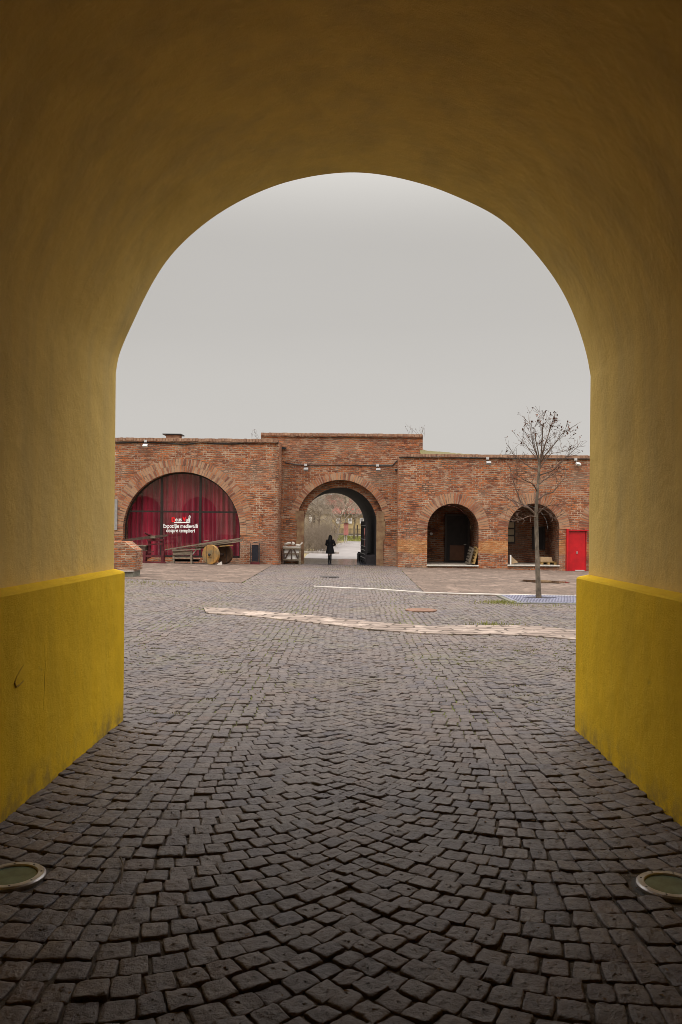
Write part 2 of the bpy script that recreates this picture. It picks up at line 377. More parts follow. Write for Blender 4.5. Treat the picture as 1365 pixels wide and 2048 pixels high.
M['boot'] = simple('dark boots', (.014, .012, .014), .5, .2, 20)
M['roof_tile'] = simple('red roof tiles', (.28, .075, .055), .85, .3, 2.5, (1, 1, 1))
M['ochre'] = simple('ochre wall', (.50, .375, .19), .9, .2, 1.2)
M['cream_w'] = simple('pale old wall', (.44, .36, .25), .9, .3, 1.0)
M['win_white'] = simple('white window', (.78, .76, .72), .5, .1, 3)
M['pink'] = simple('faded red kiosk', (.52, .20, .17), .7, .2, 2)
M['post'] = simple('fence timber', (.09, .065, .05), .85, .3, 5)
M['grass'] = simple('grass blades', (.14, .165, .03), .9, .4, 3, bmp=0, col2=(.19, .165, .045))
M['path'] = simple('pale path', (.27, .245, .24), .5, .25, .8, col2=(.18, .16, .155))
M['verge'] = simple('dry verge', (.30, .235, .115), .95, .35, 1.4)
M['moss_roof'] = simple('mossy turf', (.13, .115, .045), .95, .35, 2.0, col2=(.12, .10, .05))
M['brush'] = simple('thicket twigs', (.25, .195, .145), .9, .3, 2, bmp=0, island=True)
M['pale_twig'] = simple('pale branches', (.40, .33, .26), .9, .3, 4, bmp=0)
M['weed'] = simple('dead weed', (.13, .09, .06), .9, .3, 6, bmp=0)
M['text_w'] = simple('white lettering', (.85, .84, .82), .6, .02, 6, bmp=0)
M['text_r'] = simple('red lettering', (.85, .01, .015), .6, .02, 6, bmp=0)

def curtain_mat():
    m, N, L, b = new_mat('crimson velvet'); v = coords(N)
    n = noise(N, L, v, 1.2, 4, .6, (2.2, 1, .18))
    c = mixc(N, L, maprange(N, L, n, .35, .68), (.13, .002, .014), (.40, .005, .038))
    L.new(c, b.inputs['Base Color']); b.inputs['Roughness'].default_value = .7
    b.inputs['Sheen Weight'].default_value = .25; return m
M['curtain'] = curtain_mat()
def glass_mat():
    m, N, L, b = new_mat('window glass'); N.remove(b)
    out = N['Material Output']; tr = N.new('ShaderNodeBsdfTransparent'); tr.inputs[0].default_value = (.96, .96, .97, 1)
    gl = N.new('ShaderNodeBsdfGlossy'); gl.inputs['Roughness'].default_value = .01; gl.inputs['Color'].default_value = (.9, .9, .95, 1)
    mx = N.new('ShaderNodeMixShader'); mx.inputs[0].default_value = .055
    L.new(tr.outputs[0], mx.inputs[1]); L.new(gl.outputs[0], mx.inputs[2]); L.new(mx.outputs[0], out.inputs[0]); return m
M['glass'] = glass_mat()

# ------------------------------------------------------------------ gatehouse with the vaulted passage
def yf(x): return 6.64-0.046*x              # front plane of the gatehouse, slightly askew to the passage
arch_px = [(230,746),(236,713),(250,680),(267,644),(286,602),(308,560),(333,521),(361,489),(403,451),(447,420),(498,392),(558,367),
           (614,354),(660,347),(700,344),(740,346),(776,351),(821,361),(872,375),(921,396),(970,418),(1003,438),(1036,467),(1077,512),
           (1113,560),(1137,603),(1158,654),(1176,713),(1182,752)]
prof = []
for px, py in arch_px:
    Y = 6.64
    for _ in range(4): p = at(px, py, Y); Y = yf(p.x)
    prof.append((p.x, p.z))
XL, XR = prof[0][0], prof[-1][0]
WL, WR = -1.955, 1.895                      # upper wall faces
prof[0] = (WL, prof[0][1]); prof[-1] = (WR, prof[-1][1])
# ease the sharpest trowel facets, then refine (Catmull-Rom)
prof = [prof[0]]+[tuple(.6*b+.2*(a+c) for a, b, c in zip(prof[i-1], prof[i], prof[i+1])) for i in range(1, len(prof)-1)]+[prof[-1]]
def catmull(P, k=4):
    out = []
    for i in range(len(P)-1):
        p0, p1, p2, p3 = P[max(i-1,0)], P[i], P[i+1], P[min(i+2,len(P)-1)]
        for j in range(k):
            t = j/k
            out.append(tuple(.5*((2*b)+(-a+c)*t+(2*a-5*b+4*c-d)*t*t+(-a+3*b-3*c+d)*t**3) for a,b,c,d in zip(p0,p1,p2,p3)))
    out.append(P[-1]); return out
prof = catmull(prof)
YB = -7.0
gh = thing('gatehouse', 'plastered gatehouse with a cream barrel vaulted passage framing the courtyard', 'gatehouse', (0, 6.64, 0))
inner = [(WL, -.3), (WL, 1.2)] + prof + [(WR, 1.2), (WR, -.3)]
mb = MB(); n = len(inner); ys = [YB, -4, -1, 1, 2.5, 4, 5.2, 6.1]
vs = [(x, y, z) for y in ys for x, z in inner] + [(x, yf(x), z) for x, z in inner]
rows = len(ys)+1
mb.add(vs, [(j*n+i, j*n+i+1, (j+1)*n+i+1, (j+1)*n+i) for j in range(rows-1) for i in range(n-1)])
mb.build('passage_vault', M['plaster'], gh, smooth=True)
# unseen board screen, added to close the passage behind the viewer and darken it
mb = MB()
for k in range(16): mb.box((-2.0+.25*k+.1, YB-.06, 2.1), (.24, .08, 4.9))
mb.build('rear_light_block', M['wood_dark'], gh)
# plinths with a sloping ledge
for side, xo, xi in ((-1, -1.868, WL), (1, 1.802, WR)):
    mb = MB(); out = []
    pr = [(xi-side*.02*-1, -.3), (xo, -.3), (xo, 1.213), (xo+side*.012, 1.226), (xi, 1.245), (xi+side*.05, 1.245)]
    pts = []
    yy = [YB, -2, 1, 2, 3, 4, 5, 5.8, 6.3]
    vs = [(x+.004*math.sin(3.1*y+x), y, z) for y in yy for x, z in pr]+[(x, yf(x)+.012, z) for x, z in pr]
    k = len(pr); fs = []
    for j in range(len(yy)):
        for i in range(k-1):
            fs.append((j*k+i, j*k+i+1, (j+1)*k+i+1, (j+1)*k+i))
    fs.append(tuple(len(yy)*k+i for i in range(k)))
    mb.add(vs, fs).build('plinth', M['plinth'], gh, fix=True)
# scuffs and a scraped hook mark on the left plinth
def on_plinth(px, py):
    dx, dy = px-VX, VY-py; tx, ty = (dx*cr-dy*sr)/F, (dx*sr+dy*cr)/F; Y = -1.870/tx*-1*-1
    return Vector((-1.866, Y, H+ty*Y))
mb = MB(); mb.tube([on_plinth(*q) for q in ((46,1331),(40,1340),(33,1352),(28,1366),(31,1374),(40,1368),(47,1361))], [.002,.0025,.002,.005,.006,.004,.002], 6)
mb.build('scratch', M['scuff'], gh); mb = MB(); mb.tube([on_plinth(*q) for q in ((88,1290),(89,1330),(87,1380),(86,1420))], [.002,.003,.003,.002], 5)
mb.build('scratch', M['scuff'], gh)
# outer walls and roof of the gatehouse, with the neighbouring arches of its court front
mb = MB()
def arch_cols(xc, r_, zs, nseg=16): return [(xc-r_*math.cos(math.pi*i/nseg), zs+r_*math.sin(math.pi*i/nseg)) for i in range(nseg+1)]
ZT = 8.2
def front_wall(mb, Yfn, x0, x1, z0, z1, openings):
    """front face with arched openings: openings = list of (outline columns left to right [(x,z top)], z bottom)"""
    ops = sorted(openings, key=lambda o: o[0][0][0]); x = x0
    q = lambda a, b, c, d: mb.add([(p[0], Yfn(p[0]), p[1]) for p in (a, b, c, d)], [(0,1,2,3)])
    for cols, zb in ops:
        xl, xr = cols[0][0], cols[-1][0]
        q((x, z0), (xl, z0), (xl, z1), (x, z1))
        for (xa, za), (xb, zb2) in zip(cols, cols[1:]): q((xa, za), (xb, zb2), (xb, z1), (xa, z1))
        if zb > z0: q((xl, z0), (xr, z0), (xr, zb), (xl, zb))
        x = xr
    q((x, z0), (x1, z0), (x1, z1), (x, z1))
side_arches = [-20.2, -14.9, -9.6, -5.3, 5.3, 9.6]
ops = [(prof, -.4)]+[(arch_cols(xc, 1.75, 2.75), -.3) for xc in side_arches]
front_wall(mb, yf, -26, 14, -.4, ZT, ops)
for xc in side_arches:
    c = [(xc-1.75, -.3)]+arch_cols(xc, 1.75, 2.75)+[(xc+1.75, -.3)]
    vs = [(x, yf(x), z) for x, z in c]+[(x, yf(x)-.5, z) for x, z in c]; k = len(c)
    mb.add(vs, [(i, i+1, k+i+1, k+i) for i in range(k-1)])
mb.add([(-26, YB-.4, -.4), (14, YB-.4, -.4), (14, YB-.4, ZT), (-26, YB-.4, ZT)], [(0,1,2,3)])
mb.add([(-26, YB-.4, ZT), (14, YB-.4, ZT), (14, yf(14), ZT), (-26, yf(-26), ZT)], [(0,1,2,3)])
for x in (-26, 14): mb.add([(x, YB-.4, -.4), (x, yf(x), -.4), (x, yf(x), ZT), (x, YB-.4, ZT)], [(0,1,2,3)])
mb.build('outer_wall', M['facade'], gh)
for xc in side_arches:
    MB().box((xc, yf(xc)-.55, 2.0), (3.7, .06, 5.4)).build('arch_dark_back', M['near_black'], gh)  # near-black box stands in for the darkness inside each open arch

# ------------------------------------------------------------------ ground, cobbles, slabs
def grid_sheet(name, xs, ys, h, mat):
    mb = MB(); k = len(xs)
    vs = [(x, y, g(x, y)+h) for y in ys for x in xs]
    mb.add(vs, [(j*k+i, j*k+i+1, (j+1)*k+i+1, (j+1)*k+i) for j in range(len(ys)-1) for i in range(k-1)])
    return mb.build(name, mat)
xs = [-300, -80, -30, -14, -10, -6, -3, 0, 3, 6, 10, 14, 30, 80, 300]
o = struct(grid_sheet('courtyard_ground', xs, [-40, -10, 0, 4, 7, 10, 14, 20, 26, 32, 38, 44, 48, 53], -.0125, M['soil']))
struct(grid_sheet('outer_ground', xs, [53, 58, 64, 72, 84, 100, 120, 140, 200, 900], -.026, M['earth']))

def loft(near, far, h, nu=40, nv=6):
    def sample(P, t):
        L_ = [0]
        for a, b in zip(P, P[1:]): L_.append(L_[-1]+(Vector(b[:2])-Vector(a[:2])).length)
        d = t*L_[-1]
        for i in range(len(P)-1):
            if d <= L_[i+1]+1e-9:
                f = (d-L_[i])/max(1e-9, L_[i+1]-L_[i]); return Vector(P[i][:2]).lerp(Vector(P[i+1][:2]), f)
        return Vector(P[-1][:2])
    mb = MB(); vs = []
    for j in range(nv+1):
        for i in range(nu+1):
            p = sample(near, i/nu).lerp(sample(far, i/nu), j/nv); vs.append((p.x, p.y, g(p.x, p.y)+h))
    k = nu+1
    fs = [(j*k+i, j*k+i+1, (j+1)*k+i+1, (j+1)*k+i) for j in range(nv) for i in range(nu)]
    # skirt down so the slab has an edge
    b = [i for i in range(k)]; o = len(vs)
    vs += [(vs[i][0], vs[i][1], vs[i][2]-.05) for i in b]
    fs += [(o+i, o+i+1, i+1, i) for i in range(nu)]
    return mb.add(vs, fs)
polys = []
def world_poly(near, far): return [(p[0], p[1]) for p in near]+[(p[0], p[1]) for p in reversed(far)]
# left slab terrace
A = [Vector((-14, gp(262,1158).y+.3, 0)), gp(262,1158), gp(380,1162), gp(484,1166)]
B = [Vector((-14, 43.3, 0)), Vector((-9, 43.3, 0)), Vector((-6, 43.3, 0)), Vector((gp(548,1129).x, 43.3, 0))]
struct(loft(A, B, .012).build('slab_terrace', M['slab_pink'])); polys.append(world_poly(A, B))
# right slab pavement
A = [gp(852,1188), gp(920,1190), gp(1000,1192), gp(1180,1195), Vector((15, gp(1180,1195).y, 0))]
B = [gp(800,1137.5), Vector((5, 43.8, 0)), Vector((8, 43.8, 0)), Vector((11, 43.8, 0)), Vector((15, 43.8, 0))]
struct(loft(A, B, .012).build('slab_pavement', M['slab_pink'])); polys.append(world_poly(A, B))
# pale slab strip sweeping across the court
up = [(407,1215),(470,1218),(560,1227),(650,1234),(740,1244),(850,1253),(930,1252),(1000,1251),(1070,1253),(1160,1262),(1260,1270)]
dn = [(413,1227),(480,1231),(560,1239),(650,1249),(740,1260),(850,1268),(930,1270),(1000,1270),(1070,1273),(1160,1281),(1260,1290)]
A = [gp(*p) for p in dn]; B = [gp(*p) for p in up]
struct(loft(A, B, .014, 60, 3).build('slab_strip', M['slab_pale'])); polys.append(world_poly(A, B))
# thin pale edging line
ln = [(628,1174),(690,1177),(760,1180),(850,1186.5),(930,1189),(1000,1190.5),(1090,1192),(1180,1193.5)]
A = [gp(x, y+.9) for x, y in ln]; B = [gp(x, y-.8) for x, y in ln]
struct(loft(A, B, .03, 60, 1).build('edging_kerb', M['kerb']))
TREE = gp(1078, 1199)
LAMPS = [(-1.53, 3.72), (1.447, 3.69)]

def in_poly(x, y, P):
    ins = np.zeros(len(x), bool); j = len(P)-1
    for i in range(len(P)):
        xi, yi = P[i]; xj, yj = P[j]
        c = ((yi > y) != (yj > y)) & (x < (xj-xi)*(y-yi)/(yj-yi+1e-12)+xi); ins ^= c; j = i
    return ins
def cobbles():
    rg = np.random.default_rng(3); quads = []
    w_, Rr, p = 2.2, 1.44, .134
    for seg in range(-7, 7):
        xc = (seg+.5)*w_; ex = p/2                     # neighbouring segments interlock like a diamond net
        ta, tb = -math.asin((w_/2)/Rr), math.asin((w_/2+ex)/Rr)
        hh_ = lambda x: Rr-math.sqrt(Rr*Rr-x*x)
        y = .75+((seg*(hh_(w_/2+ex)-hh_(w_/2)-p/2)) % p); nst = 22
        while y < 46:
            dp = p
            if rg.random() < .12: nst = 45-nst
            if abs(xc) < .31*y+3.6:
                jj = np.linspace(ta, tb, nst+1); dt = jj[1]-jj[0]
                jj[1:-1] += rg.normal(0, .055*dt, nst-1); jj[[0,-1]] += rg.normal(0, .03*dt, 2)
                for a, b in zip(jj, jj[1:]):
                    c = []
                    for tt, top in ((a,0),(b,0),(b,1),(a,1)):
                        if not top: X, Yy = Rr*math.sin(tt), y+Rr-Rr*math.cos(tt)
                        else:
                            X = Rr*math.sin(tt)-p*math.cos(tt)*math.sin(tt); Yy = y+p+Rr-math.sqrt(max(0, Rr*Rr-X*X))
                        c.append((xc+X, Yy))
                    quads.append(c)
            y += dp
    Q = np.array(quads); C = Q.mean(1)
    keep = (np.abs(C[:,0]) < .305*C[:,1]+2.2) & (C[:,1] < 45.6)
    inside = C[:,1] < 6.75
    keep &= ~(inside & ((C[:,0] < -1.90) | (C[:,0] > 1.84)))
    for P in polys: keep &= ~in_poly(C[:,0], C[:,1], P)
    for lx, ly in LAMPS: keep &= np.hypot(C[:,0]-lx, C[:,1]-ly) > .165
    keep &= ~((np.abs(C[:,0]-TREE.x-.25) < 1.15) & (np.abs(C[:,1]-TREE.y) < .95))
    Q = Q[keep]; C = C[keep]
    Q = C[:,None] + (Q-C[:,None])*(1-(.055+.045*np.clip((C[:,1,None,None]-8)/8, 0, 1))*rg.uniform(.6, 1.45, (len(Q),1,1))) + rg.normal(0, .0033, Q.shape)
    V = []; Fc = []; off = 0
    for lo, hi, npt, rings in ((0, 6.2, 16, ((1.02,-.030),(1.0,-.007),(.965,-.0018),(.86,0),(.55,.0),(.25,.0005))), (6.2, 13, 12, ((1.02,-.030),(1.0,-.007),(.95,-.001),(.6,.0))),
                               (13, 50, 8, ((1.0,-.032),(.97,-.006),(.85,0)))):
        s = (C[:,1] >= lo) & (C[:,1] < hi); q = Q[s]; c = C[s]; m = len(q)
        if not m: continue
        # rounded outline: points along the quad edges, corners pulled in
        e = npt//4; pts = []
        for k in range(4):
            for j in range(e):
                t = (j+.5)/e if e == 2 else j/e
                a = q[:,k]*(1-t)+q[:,(k+1)%4]*t
                pull = .055 if (j == 0 and e > 2) else (.0 if e > 2 else .01)
                pts.append(c+(a-c)*(1-pull))
        O = np.stack(pts, 1)                                   # m, npt, 2
        O = c[:,None]+(O-c[:,None])*(1+rg.normal(0, .022, (m, npt, 1)))
        z0 = rg.normal(0, .0032, m); tx = rg.normal(0, .030, m); ty = rg.normal(0, .035 if lo < 10 else .06, m)
        gz = np.array([g(a, b) for a, b in c])
        vs = []
        for sc, dz in rings:
            P = c[:,None]+(O-c[:,None])*sc
            Z = gz[:,None]+z0[:,None]+dz+(P[:,:,0]-c[:,None,0])*tx[:,None]+(P[:,:,1]-c[:,None,1])*ty[:,None]
            if lo < 10 and dz > -.02: Z = Z+rg.normal(0, .0019, Z.shape)
            vs.append(np.concatenate([P, Z[:,:,None]], 2))
        vs = np.stack(vs, 1).reshape(m, -1, 3); nr = len(rings)
        per = nr*npt; base = off+np.arange(m)*per
        for r_ in range(nr-1):
            for k in range(npt):
                f = np.stack([base+r_*npt+k, base+r_*npt+(k+1)%npt, base+(r_+1)*npt+(k+1)%npt, base+(r_+1)*npt+k], 1)
                Fc.append(f)
        capf = np.stack([base+(nr-1)*npt+k for k in range(npt)], 1); Fc.append(capf)
        V.append(vs.reshape(-1, 3)); off += m*per
    V = np.concatenate(V); me = bpy.data.meshes.new('cobbled_paving')
    nl = sum(f.size for f in Fc); npoly = sum(len(f) for f in Fc)
    me.vertices.add(len(V)); me.vertices.foreach_set('co', V.ravel()); me.loops.add(nl); me.polygons.add(npoly)
    me.loops.foreach_set('vertex_index', np.concatenate([f.ravel() for f in Fc]).astype(np.int32))
    tot = np.concatenate([np.full(len(f), f.shape[1]) for f in Fc]); st = np.concatenate([[0], np.cumsum(tot)[:-1]])
    me.polygons.foreach_set('loop_start', st.astype(np.int32)); me.polygons.foreach_set('use_smooth', np.ones(npoly, bool))
    me.update(calc_edges=True); me.validate(); me.materials.append(M['stone'])
    o = bpy.data.objects.new('cobbled_paving', me); COL.objects.link(o); struct(o)
    print('cobbles', len(Q), 'verts', len(V))
cobbles()

# ------------------------------------------------------------------ brick buildings across the court
YL, YC, YR = 43.0, 45.0, 43.5
def arch_from_px(xc, yc, r_, Y, ybot, nseg=28):
    c = at(xc, yc, Y); rr = r_*Y/F; zb = at(xc, ybot, Y).z
    return c.x, c.z, rr, zb
def reveal(cx, cz, rr, zb, Y0, Y1, shift=0.0, r1=None, nseg=28):
    r1 = r1 or rr
    a = [(cx-rr, zb)]+arch_cols(cx, rr, cz, nseg)+[(cx+rr, zb)]
    b = [(cx+shift-r1, zb)]+arch_cols(cx+shift, r1, cz, nseg)+[(cx+shift+r1, zb)]
    k = len(a); mb = MB()
    mb.add([(x, Y0, z) for x, z in a]+[(x, Y1, z) for x, z in b], [(i, i+1, k+i+1, k+i) for i in range(k-1)])
    return mb
def ring(cx, cz, r0, r1, Y, courses, pitch=.135, a0=-8, a1=188, proud=.02):
    mb = MB(); dr = (r1-r0)/courses
    for c in range(courses):
        ra, rb = r0+c*dr+.006, r0+(c+1)*dr-.012
        nn = int(R(a1-a0)*(ra+rb)/2/pitch); st = R(a1-a0)/nn
        for i in range(nn):
            t0, t1 = R(a0)+i*st+rnd.uniform(.12,.24)*st, R(a0)+(i+1)*st-rnd.uniform(.12,.24)*st
            pr = proud*rnd.uniform(.5, 1.6); rb2 = rb+rnd.uniform(-.02, .02)
            p = [(ra, t0), (rb2, t0), (rb2, t1), (ra, t1)]
            vs = [(cx+r_*math.cos(t), Y-pr, cz+r_*math.sin(t)) for r_, t in p]+[(cx+r_*math.cos(t), Y+.02, cz+r_*math.sin(t)) for r_, t in p]
            mb.add(vs, [(3,2,1,0),(0,1,5,4),(1,2,6,5),(2,3,7,6),(3,0,4,7)])
    return mb
def ring_bed(cx, cz, r0, r1, Y, a0, a1, parent):
    nn = 48; A = [R(a0+(a1-a0)*i/nn) for i in range(nn+1)]
    vs = [(cx+r_*math.cos(a), Y-.008, cz+r_*math.sin(a)) for r_ in (r0+.001, r1-.01) for a in A]
    return MB().add(vs, [(i, i+1, nn+2+i, nn+1+i) for i in range(nn)]).build('arch_mortar', M['mortar'], parent)
def coping(x0, x1, Y, z, h=.16, proud=.10, depth=.5):
    mb = MB(); x = x0
    while x < x1-.05:
        wd = min(rnd.uniform(.13, .17), x1-x); mb.box((x+wd/2, Y-proud+depth/2+rnd.uniform(-.01, .01), z-h/2+rnd.uniform(-.012, .012)), (wd-.018, depth, h)); x += wd
    return mb
def coping_bed(x0, x1, Y, z, h=.16, proud=.085, depth=.48):
    return MB().box(((x0+x1)/2, Y-proud+depth/2, z-h/2-.045), (x1-x0-.01, depth, h+.02))

# ---- left wing with the arched shop window
zL0, zL1 = at(232, 877, YL).z, at(540, 883, YL).z
zL = (zL0+zL1)/2; xLc = at(556, 1000, YL).x
lw = thing('brick_wing', 'weathered brick wing with a wide arched window full of red curtain', 'brick building', (-9, YL, -.4))
cx, cz, rr, zb = arch_from_px(363.5, 1061, 117, YL, 1115)
mb = MB()
front_wall(mb, lambda x: YL, -24, xLc-.35, -1.2, zL, [([(x, z) for x, z in arch_cols(cx, rr, cz, 40)], zb)])
# rounded, slightly battered corner and the return wall
seg = [(xLc-.35, YL)]+[(xLc-.35+.35*math.sin(R(a)), YL+.35-.35*math.cos(R(a))) for a in (18, 36, 54, 72, 90)]+[(xLc+.03, YC+.02)]
nz = [-1.2, -.2, .6, 2, 4, zL]
def bat(z): return .10*max(0, (1.2-z)/1.6)**1.5 if z < 1.2 else 0
vs = [(x+(bat(z) if i > 0 else 0), y-(bat(z)*.6 if 0 < i < 4 else 0), z) for z in nz for i, (x, y) in enumerate(seg)]; k = len(seg)
mb.add(vs, [(j*k+i, j*k+i+1, (j+1)*k+i+1, (j+1)*k+i) for j in range(len(nz)-1) for i in range(k-1)])
mb.add([(-24, YL, zL), (xLc-.35, YL, zL), (xLc-.35, YC+.02, zL), (-24, YC+.02, zL)], [(0,1,2,3)])
mb.add([(xLc-.35, YL, zL), (xLc-.1, YL+.1, zL), (xLc, YL+.35, zL), (xLc+.03, YC+.02, zL), (xLc-.35, YC+.02, zL)], [(0,1,2,3,4)])
mb.add([(-24, YC+.02, -1.2), (xLc, YC+.02, -1.2), (xLc, YC+.02, zL), (-24, YC+.02, zL)], [(3,2,1,0)])
mb.build('brick_wall', M['brick_l'], lw)
ring(cx, cz, rr, rr+.70, YL, 2, .135, -4, 184).build('arch_ring', M['vous'], lw); ring_bed(cx, cz, rr, rr+.70, YL, -4, 184, lw)
reveal(cx, cz, rr, zb, YL, YL+1.0, nseg=40).build('window_reveal', M['brick_l'], lw)
mb = coping(-24, xLc, YL, zL+.08); mb.build('coping', M['coping'], lw)
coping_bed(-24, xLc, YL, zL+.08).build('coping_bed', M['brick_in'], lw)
ch0, ch1 = at(333, 877, YL+.8), at(359, 870, YL+.8)
chm = MB().box(((ch0.x+ch1.x)/2, YL+1.1, (zL+ch1.z)/2), (ch1.x-ch0.x, .7, ch1.z-zL)).build('chimney', M['coping'], lw)
MB().box(((ch0.x+ch1.x)/2-.02, YL+1.1, ch1.z+.03), (ch1.x-ch0.x+.3, .9, .05)).build('chimney_lid', M['black_metal'], chm)
# the window: frame, glazing, lettering
wy = YL+.38
fr = MB()
def vbar(px, w_):
    x = at(px, 1000, wy).x; t = cz+math.sqrt(max(0, rr*rr-(x-cx)**2)); fr.box((x, wy, (t+zb)/2), (w_, .08, t-zb))
vbar(324, .12); vbar(401.5, .12)
hz = at(363, 1023.5, wy).z; hw = math.sqrt(max(0, rr*rr-(hz-cz)**2)) if hz > cz else rr
fr.box((cx, wy-.02, hz), (2*hw, .09, .09))
fr.box((cx, wy, zb+.05), (2*rr, .09, .1))
cols = arch_cols(cx, rr-.035, cz, 40); pts = [(cx-rr+.035, wy, zb)]+[(x, wy, z) for x, z in cols]+[(cx+rr-.035, wy, zb)]
fr.tube(pts, .05, 4)
win = fr.build('arched_window', M['dark_frame'], lw)
c = [(cx-rr, zb)]+arch_cols(cx, rr, cz, 40)+[(cx+rr, zb)]
MB().add([(x, wy+.03, z) for x, z in c], [tuple(range(len(c)))]).build('pane', M['glass'], win)
def text_mesh(txt, size_w, pos, mat, parent, name='lettering', bold=.018, shear=0):
    cu = bpy.data.curves.new('t', 'FONT'); cu.body = txt; cu.align_x = 'CENTER'; cu.offset = bold; cu.shear = shear; cu.extrude = .02
    ob = bpy.data.objects.new('t', cu); COL.objects.link(ob)
    bpy.context.view_layer.update()
    me = bpy.data.meshes.new_from_object(ob.evaluated_get(bpy.context.evaluated_depsgraph_get()))
    bpy.data.objects.remove(ob)
    xs_ = [v.co.x for v in me.vertices]; wd = max(xs_)-min(xs_); k = size_w/wd; mid = (max(xs_)+min(xs_))/2
    off = Vector(parent['_w'])
    for v in me.vertices:
        x, y, z = v.co; v.co = Vector((pos[0]+(x-mid)*k, pos[1]-z*k*.5, pos[2]+y*k*1.2))-off
    me.materials.clear(); me.materials.append(mat); me.name = name
    o = bpy.data.objects.new(name, me); COL.objects.link(o); o.parent = parent; o['_w'] = tuple(off); return o
ty_ = wy+.012
pw = lambda a, b: (b-a)*wy/F
p = at(361.5, 1055.5, ty_); text_mesh('Expoziție medievală', pw(327, 396), p, M['text_w'], win, bold=.018)
p = at(361.5, 1064.5, ty_); text_mesh('despre templieri', pw(333, 390), p, M['text_w'], win, bold=.018)
p = at(347.5, 1043.5, ty_); text_mesh('D', pw(343.5, 351), p, M['text_r'], win, bold=.05)
p = at(357.5, 1042.5, ty_); text_mesh('eus', pw(351.5, 364), p, M['text_w'], win, bold=.018)
p = at(369, 1042.0, ty_); text_mesh('V', pw(365.5, 373), p, M['text_r'], win, bold=.06)
p = at(375, 1043, ty_); text_mesh('ul', pw(372.5, 378), p, M['text_w'], win, bold=.018)
lb = MB(); a, b = at(349, 1045, ty_), at(381, 1045, ty_)
lb.beam(a, b, .02, .06); c = at(380, 1045, ty_); d = at(380, 1030.5, ty_); lb.beam(c, d, .05, .02)
e1, e2 = at(377.6, 1034, ty_), at(382.4, 1034, ty_); lb.beam(e1, e2, .02, .06)
lb.build('lettering_rule', M['text_w'], win)
# curtain
mb = MB(); nx = 240; zs = [zb-.05+i*(cz+rr+.25-zb)/6 for i in range(7)]
vs = []
for j, z in enumerate(zs):
    for i in range(nx+1):
        u = i/nx; x = cx-rr-.1+u*(2*rr+.2)
        vs.append((x, YL+.85+.07*math.sin(u*150+1.6*math.sin(u*17)+.12*j)+.035*math.sin(u*61+j*.2), z))
mb.add(vs, [(j*(nx+1)+i, j*(nx+1)+i+1, (j+1)*(nx+1)+i+1, (j+1)*(nx+1)+i) for j in range(6) for i in range(nx)])
tag(mb.build('curtain', M['curtain'], smooth=True), 'crimson floor length curtain in folds behind the arched window glass', 'curtain')

# ---- centre block with the tunnel gate
zC = (at(522, 867, YC).z+at(846, 872, YC).z)/2; xC0, xC1 = at(522, 900, YC).x, at(846, 890, YC).x
gb = thing('brick_gate', 'tall middle brick gate block pierced by a dark round arched tunnel', 'gate', (-.66, YC, -.4))
cx, cz, ro, zbt = arch_from_px(681, 1047, 87, YC, 1300); ri = 73*YC/F; zbt = -1.2
YE = 53.0; shift = at(666.5, 1047, YE).x-cx
mb = MB(); front_wall(mb, lambda x: YC, xC0, xC1, -1.2, zC, [(arch_cols(cx, ro, cz, 32), -1.2)])
for x in (xC0, xC1): mb.add([(x, YC, -1.2), (x, YE, -1.2), (x, YE, zC), (x, YC, zC)], [(0,1,2,3)])
mb.add([(xC0, YC, zC), (xC1, YC, zC), (xC1, YE, zC), (xC0, YE, zC)], [(0,1,2,3)])
front_wall(mb, lambda x: YE, xC0, xC1, -1.2, zC, [(arch_cols(cx+shift, ri, cz, 32), -1.2)])
mb.build('brick_wall', M['brick_c'], gb)
ring(cx, cz, ro, ro+.40, YC, 1, .135, 6, 174).build('arch_ring', M['vous'], gb); ring_bed(cx, cz, ro, ro+.40, YC, 6, 174, gb)
Y2 = YC+.45
zsp = at(681, 1022, YC).z                                   # jambs are rendered up to here
reveal(cx, cz, ro, zbt, YC, Y2, nseg=32).build('outer_reveal', M['brick_c'], gb)
def annulus(zlo, zhi, Y):
    mb = MB(); nn = 40
    for sgn in (-1, 1):
        if zhi > cz:
            pass
    return mb
mb = MB(); nn = 32                                          # recessed second order: ring face and jamb faces
pa = arch_cols(cx, ri, cz, nn); pb = arch_cols(cx, ro, cz, nn)
mb.add([(x, Y2, z) for x, z in pa+pb], [(i, i+1, nn+2+i, nn+1+i) for i in range(nn)])
mb.build('inner_order', M['brick_c'], gb)
for s in (-1, 1):
    mb = MB()
    for k in range(7):                                      # rendered jamb, uneven edge, standing proud of the wall
        za, zc_ = -1.2+(zsp+1.2)*k/7, -1.2+(zsp+1.2)*(k+1)/7
        wo = ro+.03+rnd.uniform(-.06, .06)
        xa, xb = cx+s*(ri-.01), cx+s*wo
        mb.box(((xa+xb)/2, YC+.2, (za+zc_)/2), (abs(xb-xa), .46+rnd.uniform(-.01, .01)+.001*k, zc_-za-.002))
    mb.build('jamb_render', M['jamb'], gb)
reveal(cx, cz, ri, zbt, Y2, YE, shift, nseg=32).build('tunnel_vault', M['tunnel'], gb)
coping(xC0, xC1, YC, zC+.07, .15, .09).build('coping', M['coping'], gb)
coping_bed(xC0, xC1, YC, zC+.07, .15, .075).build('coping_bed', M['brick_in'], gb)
tcx, tcz, tri = cx, cz, ri
# rough stone base along the tunnel's right wall
mb = MB()
for k in range(9):
    y = YC+1.2+k*.75; x = tcx+shift*(y-Y2)/(YE-Y2)+tri
    mb.box((x-.20+rnd.uniform(-.08, .08), y, -.55+rnd.uniform(0, .15)), (.6, .72, .9+rnd.uniform(-.1, .35)), Matrix.Rotation(rnd.uniform(-.1, .1), 3, 'Z'))
mb.build('tunnel_footing', M['tunnel'], gb)

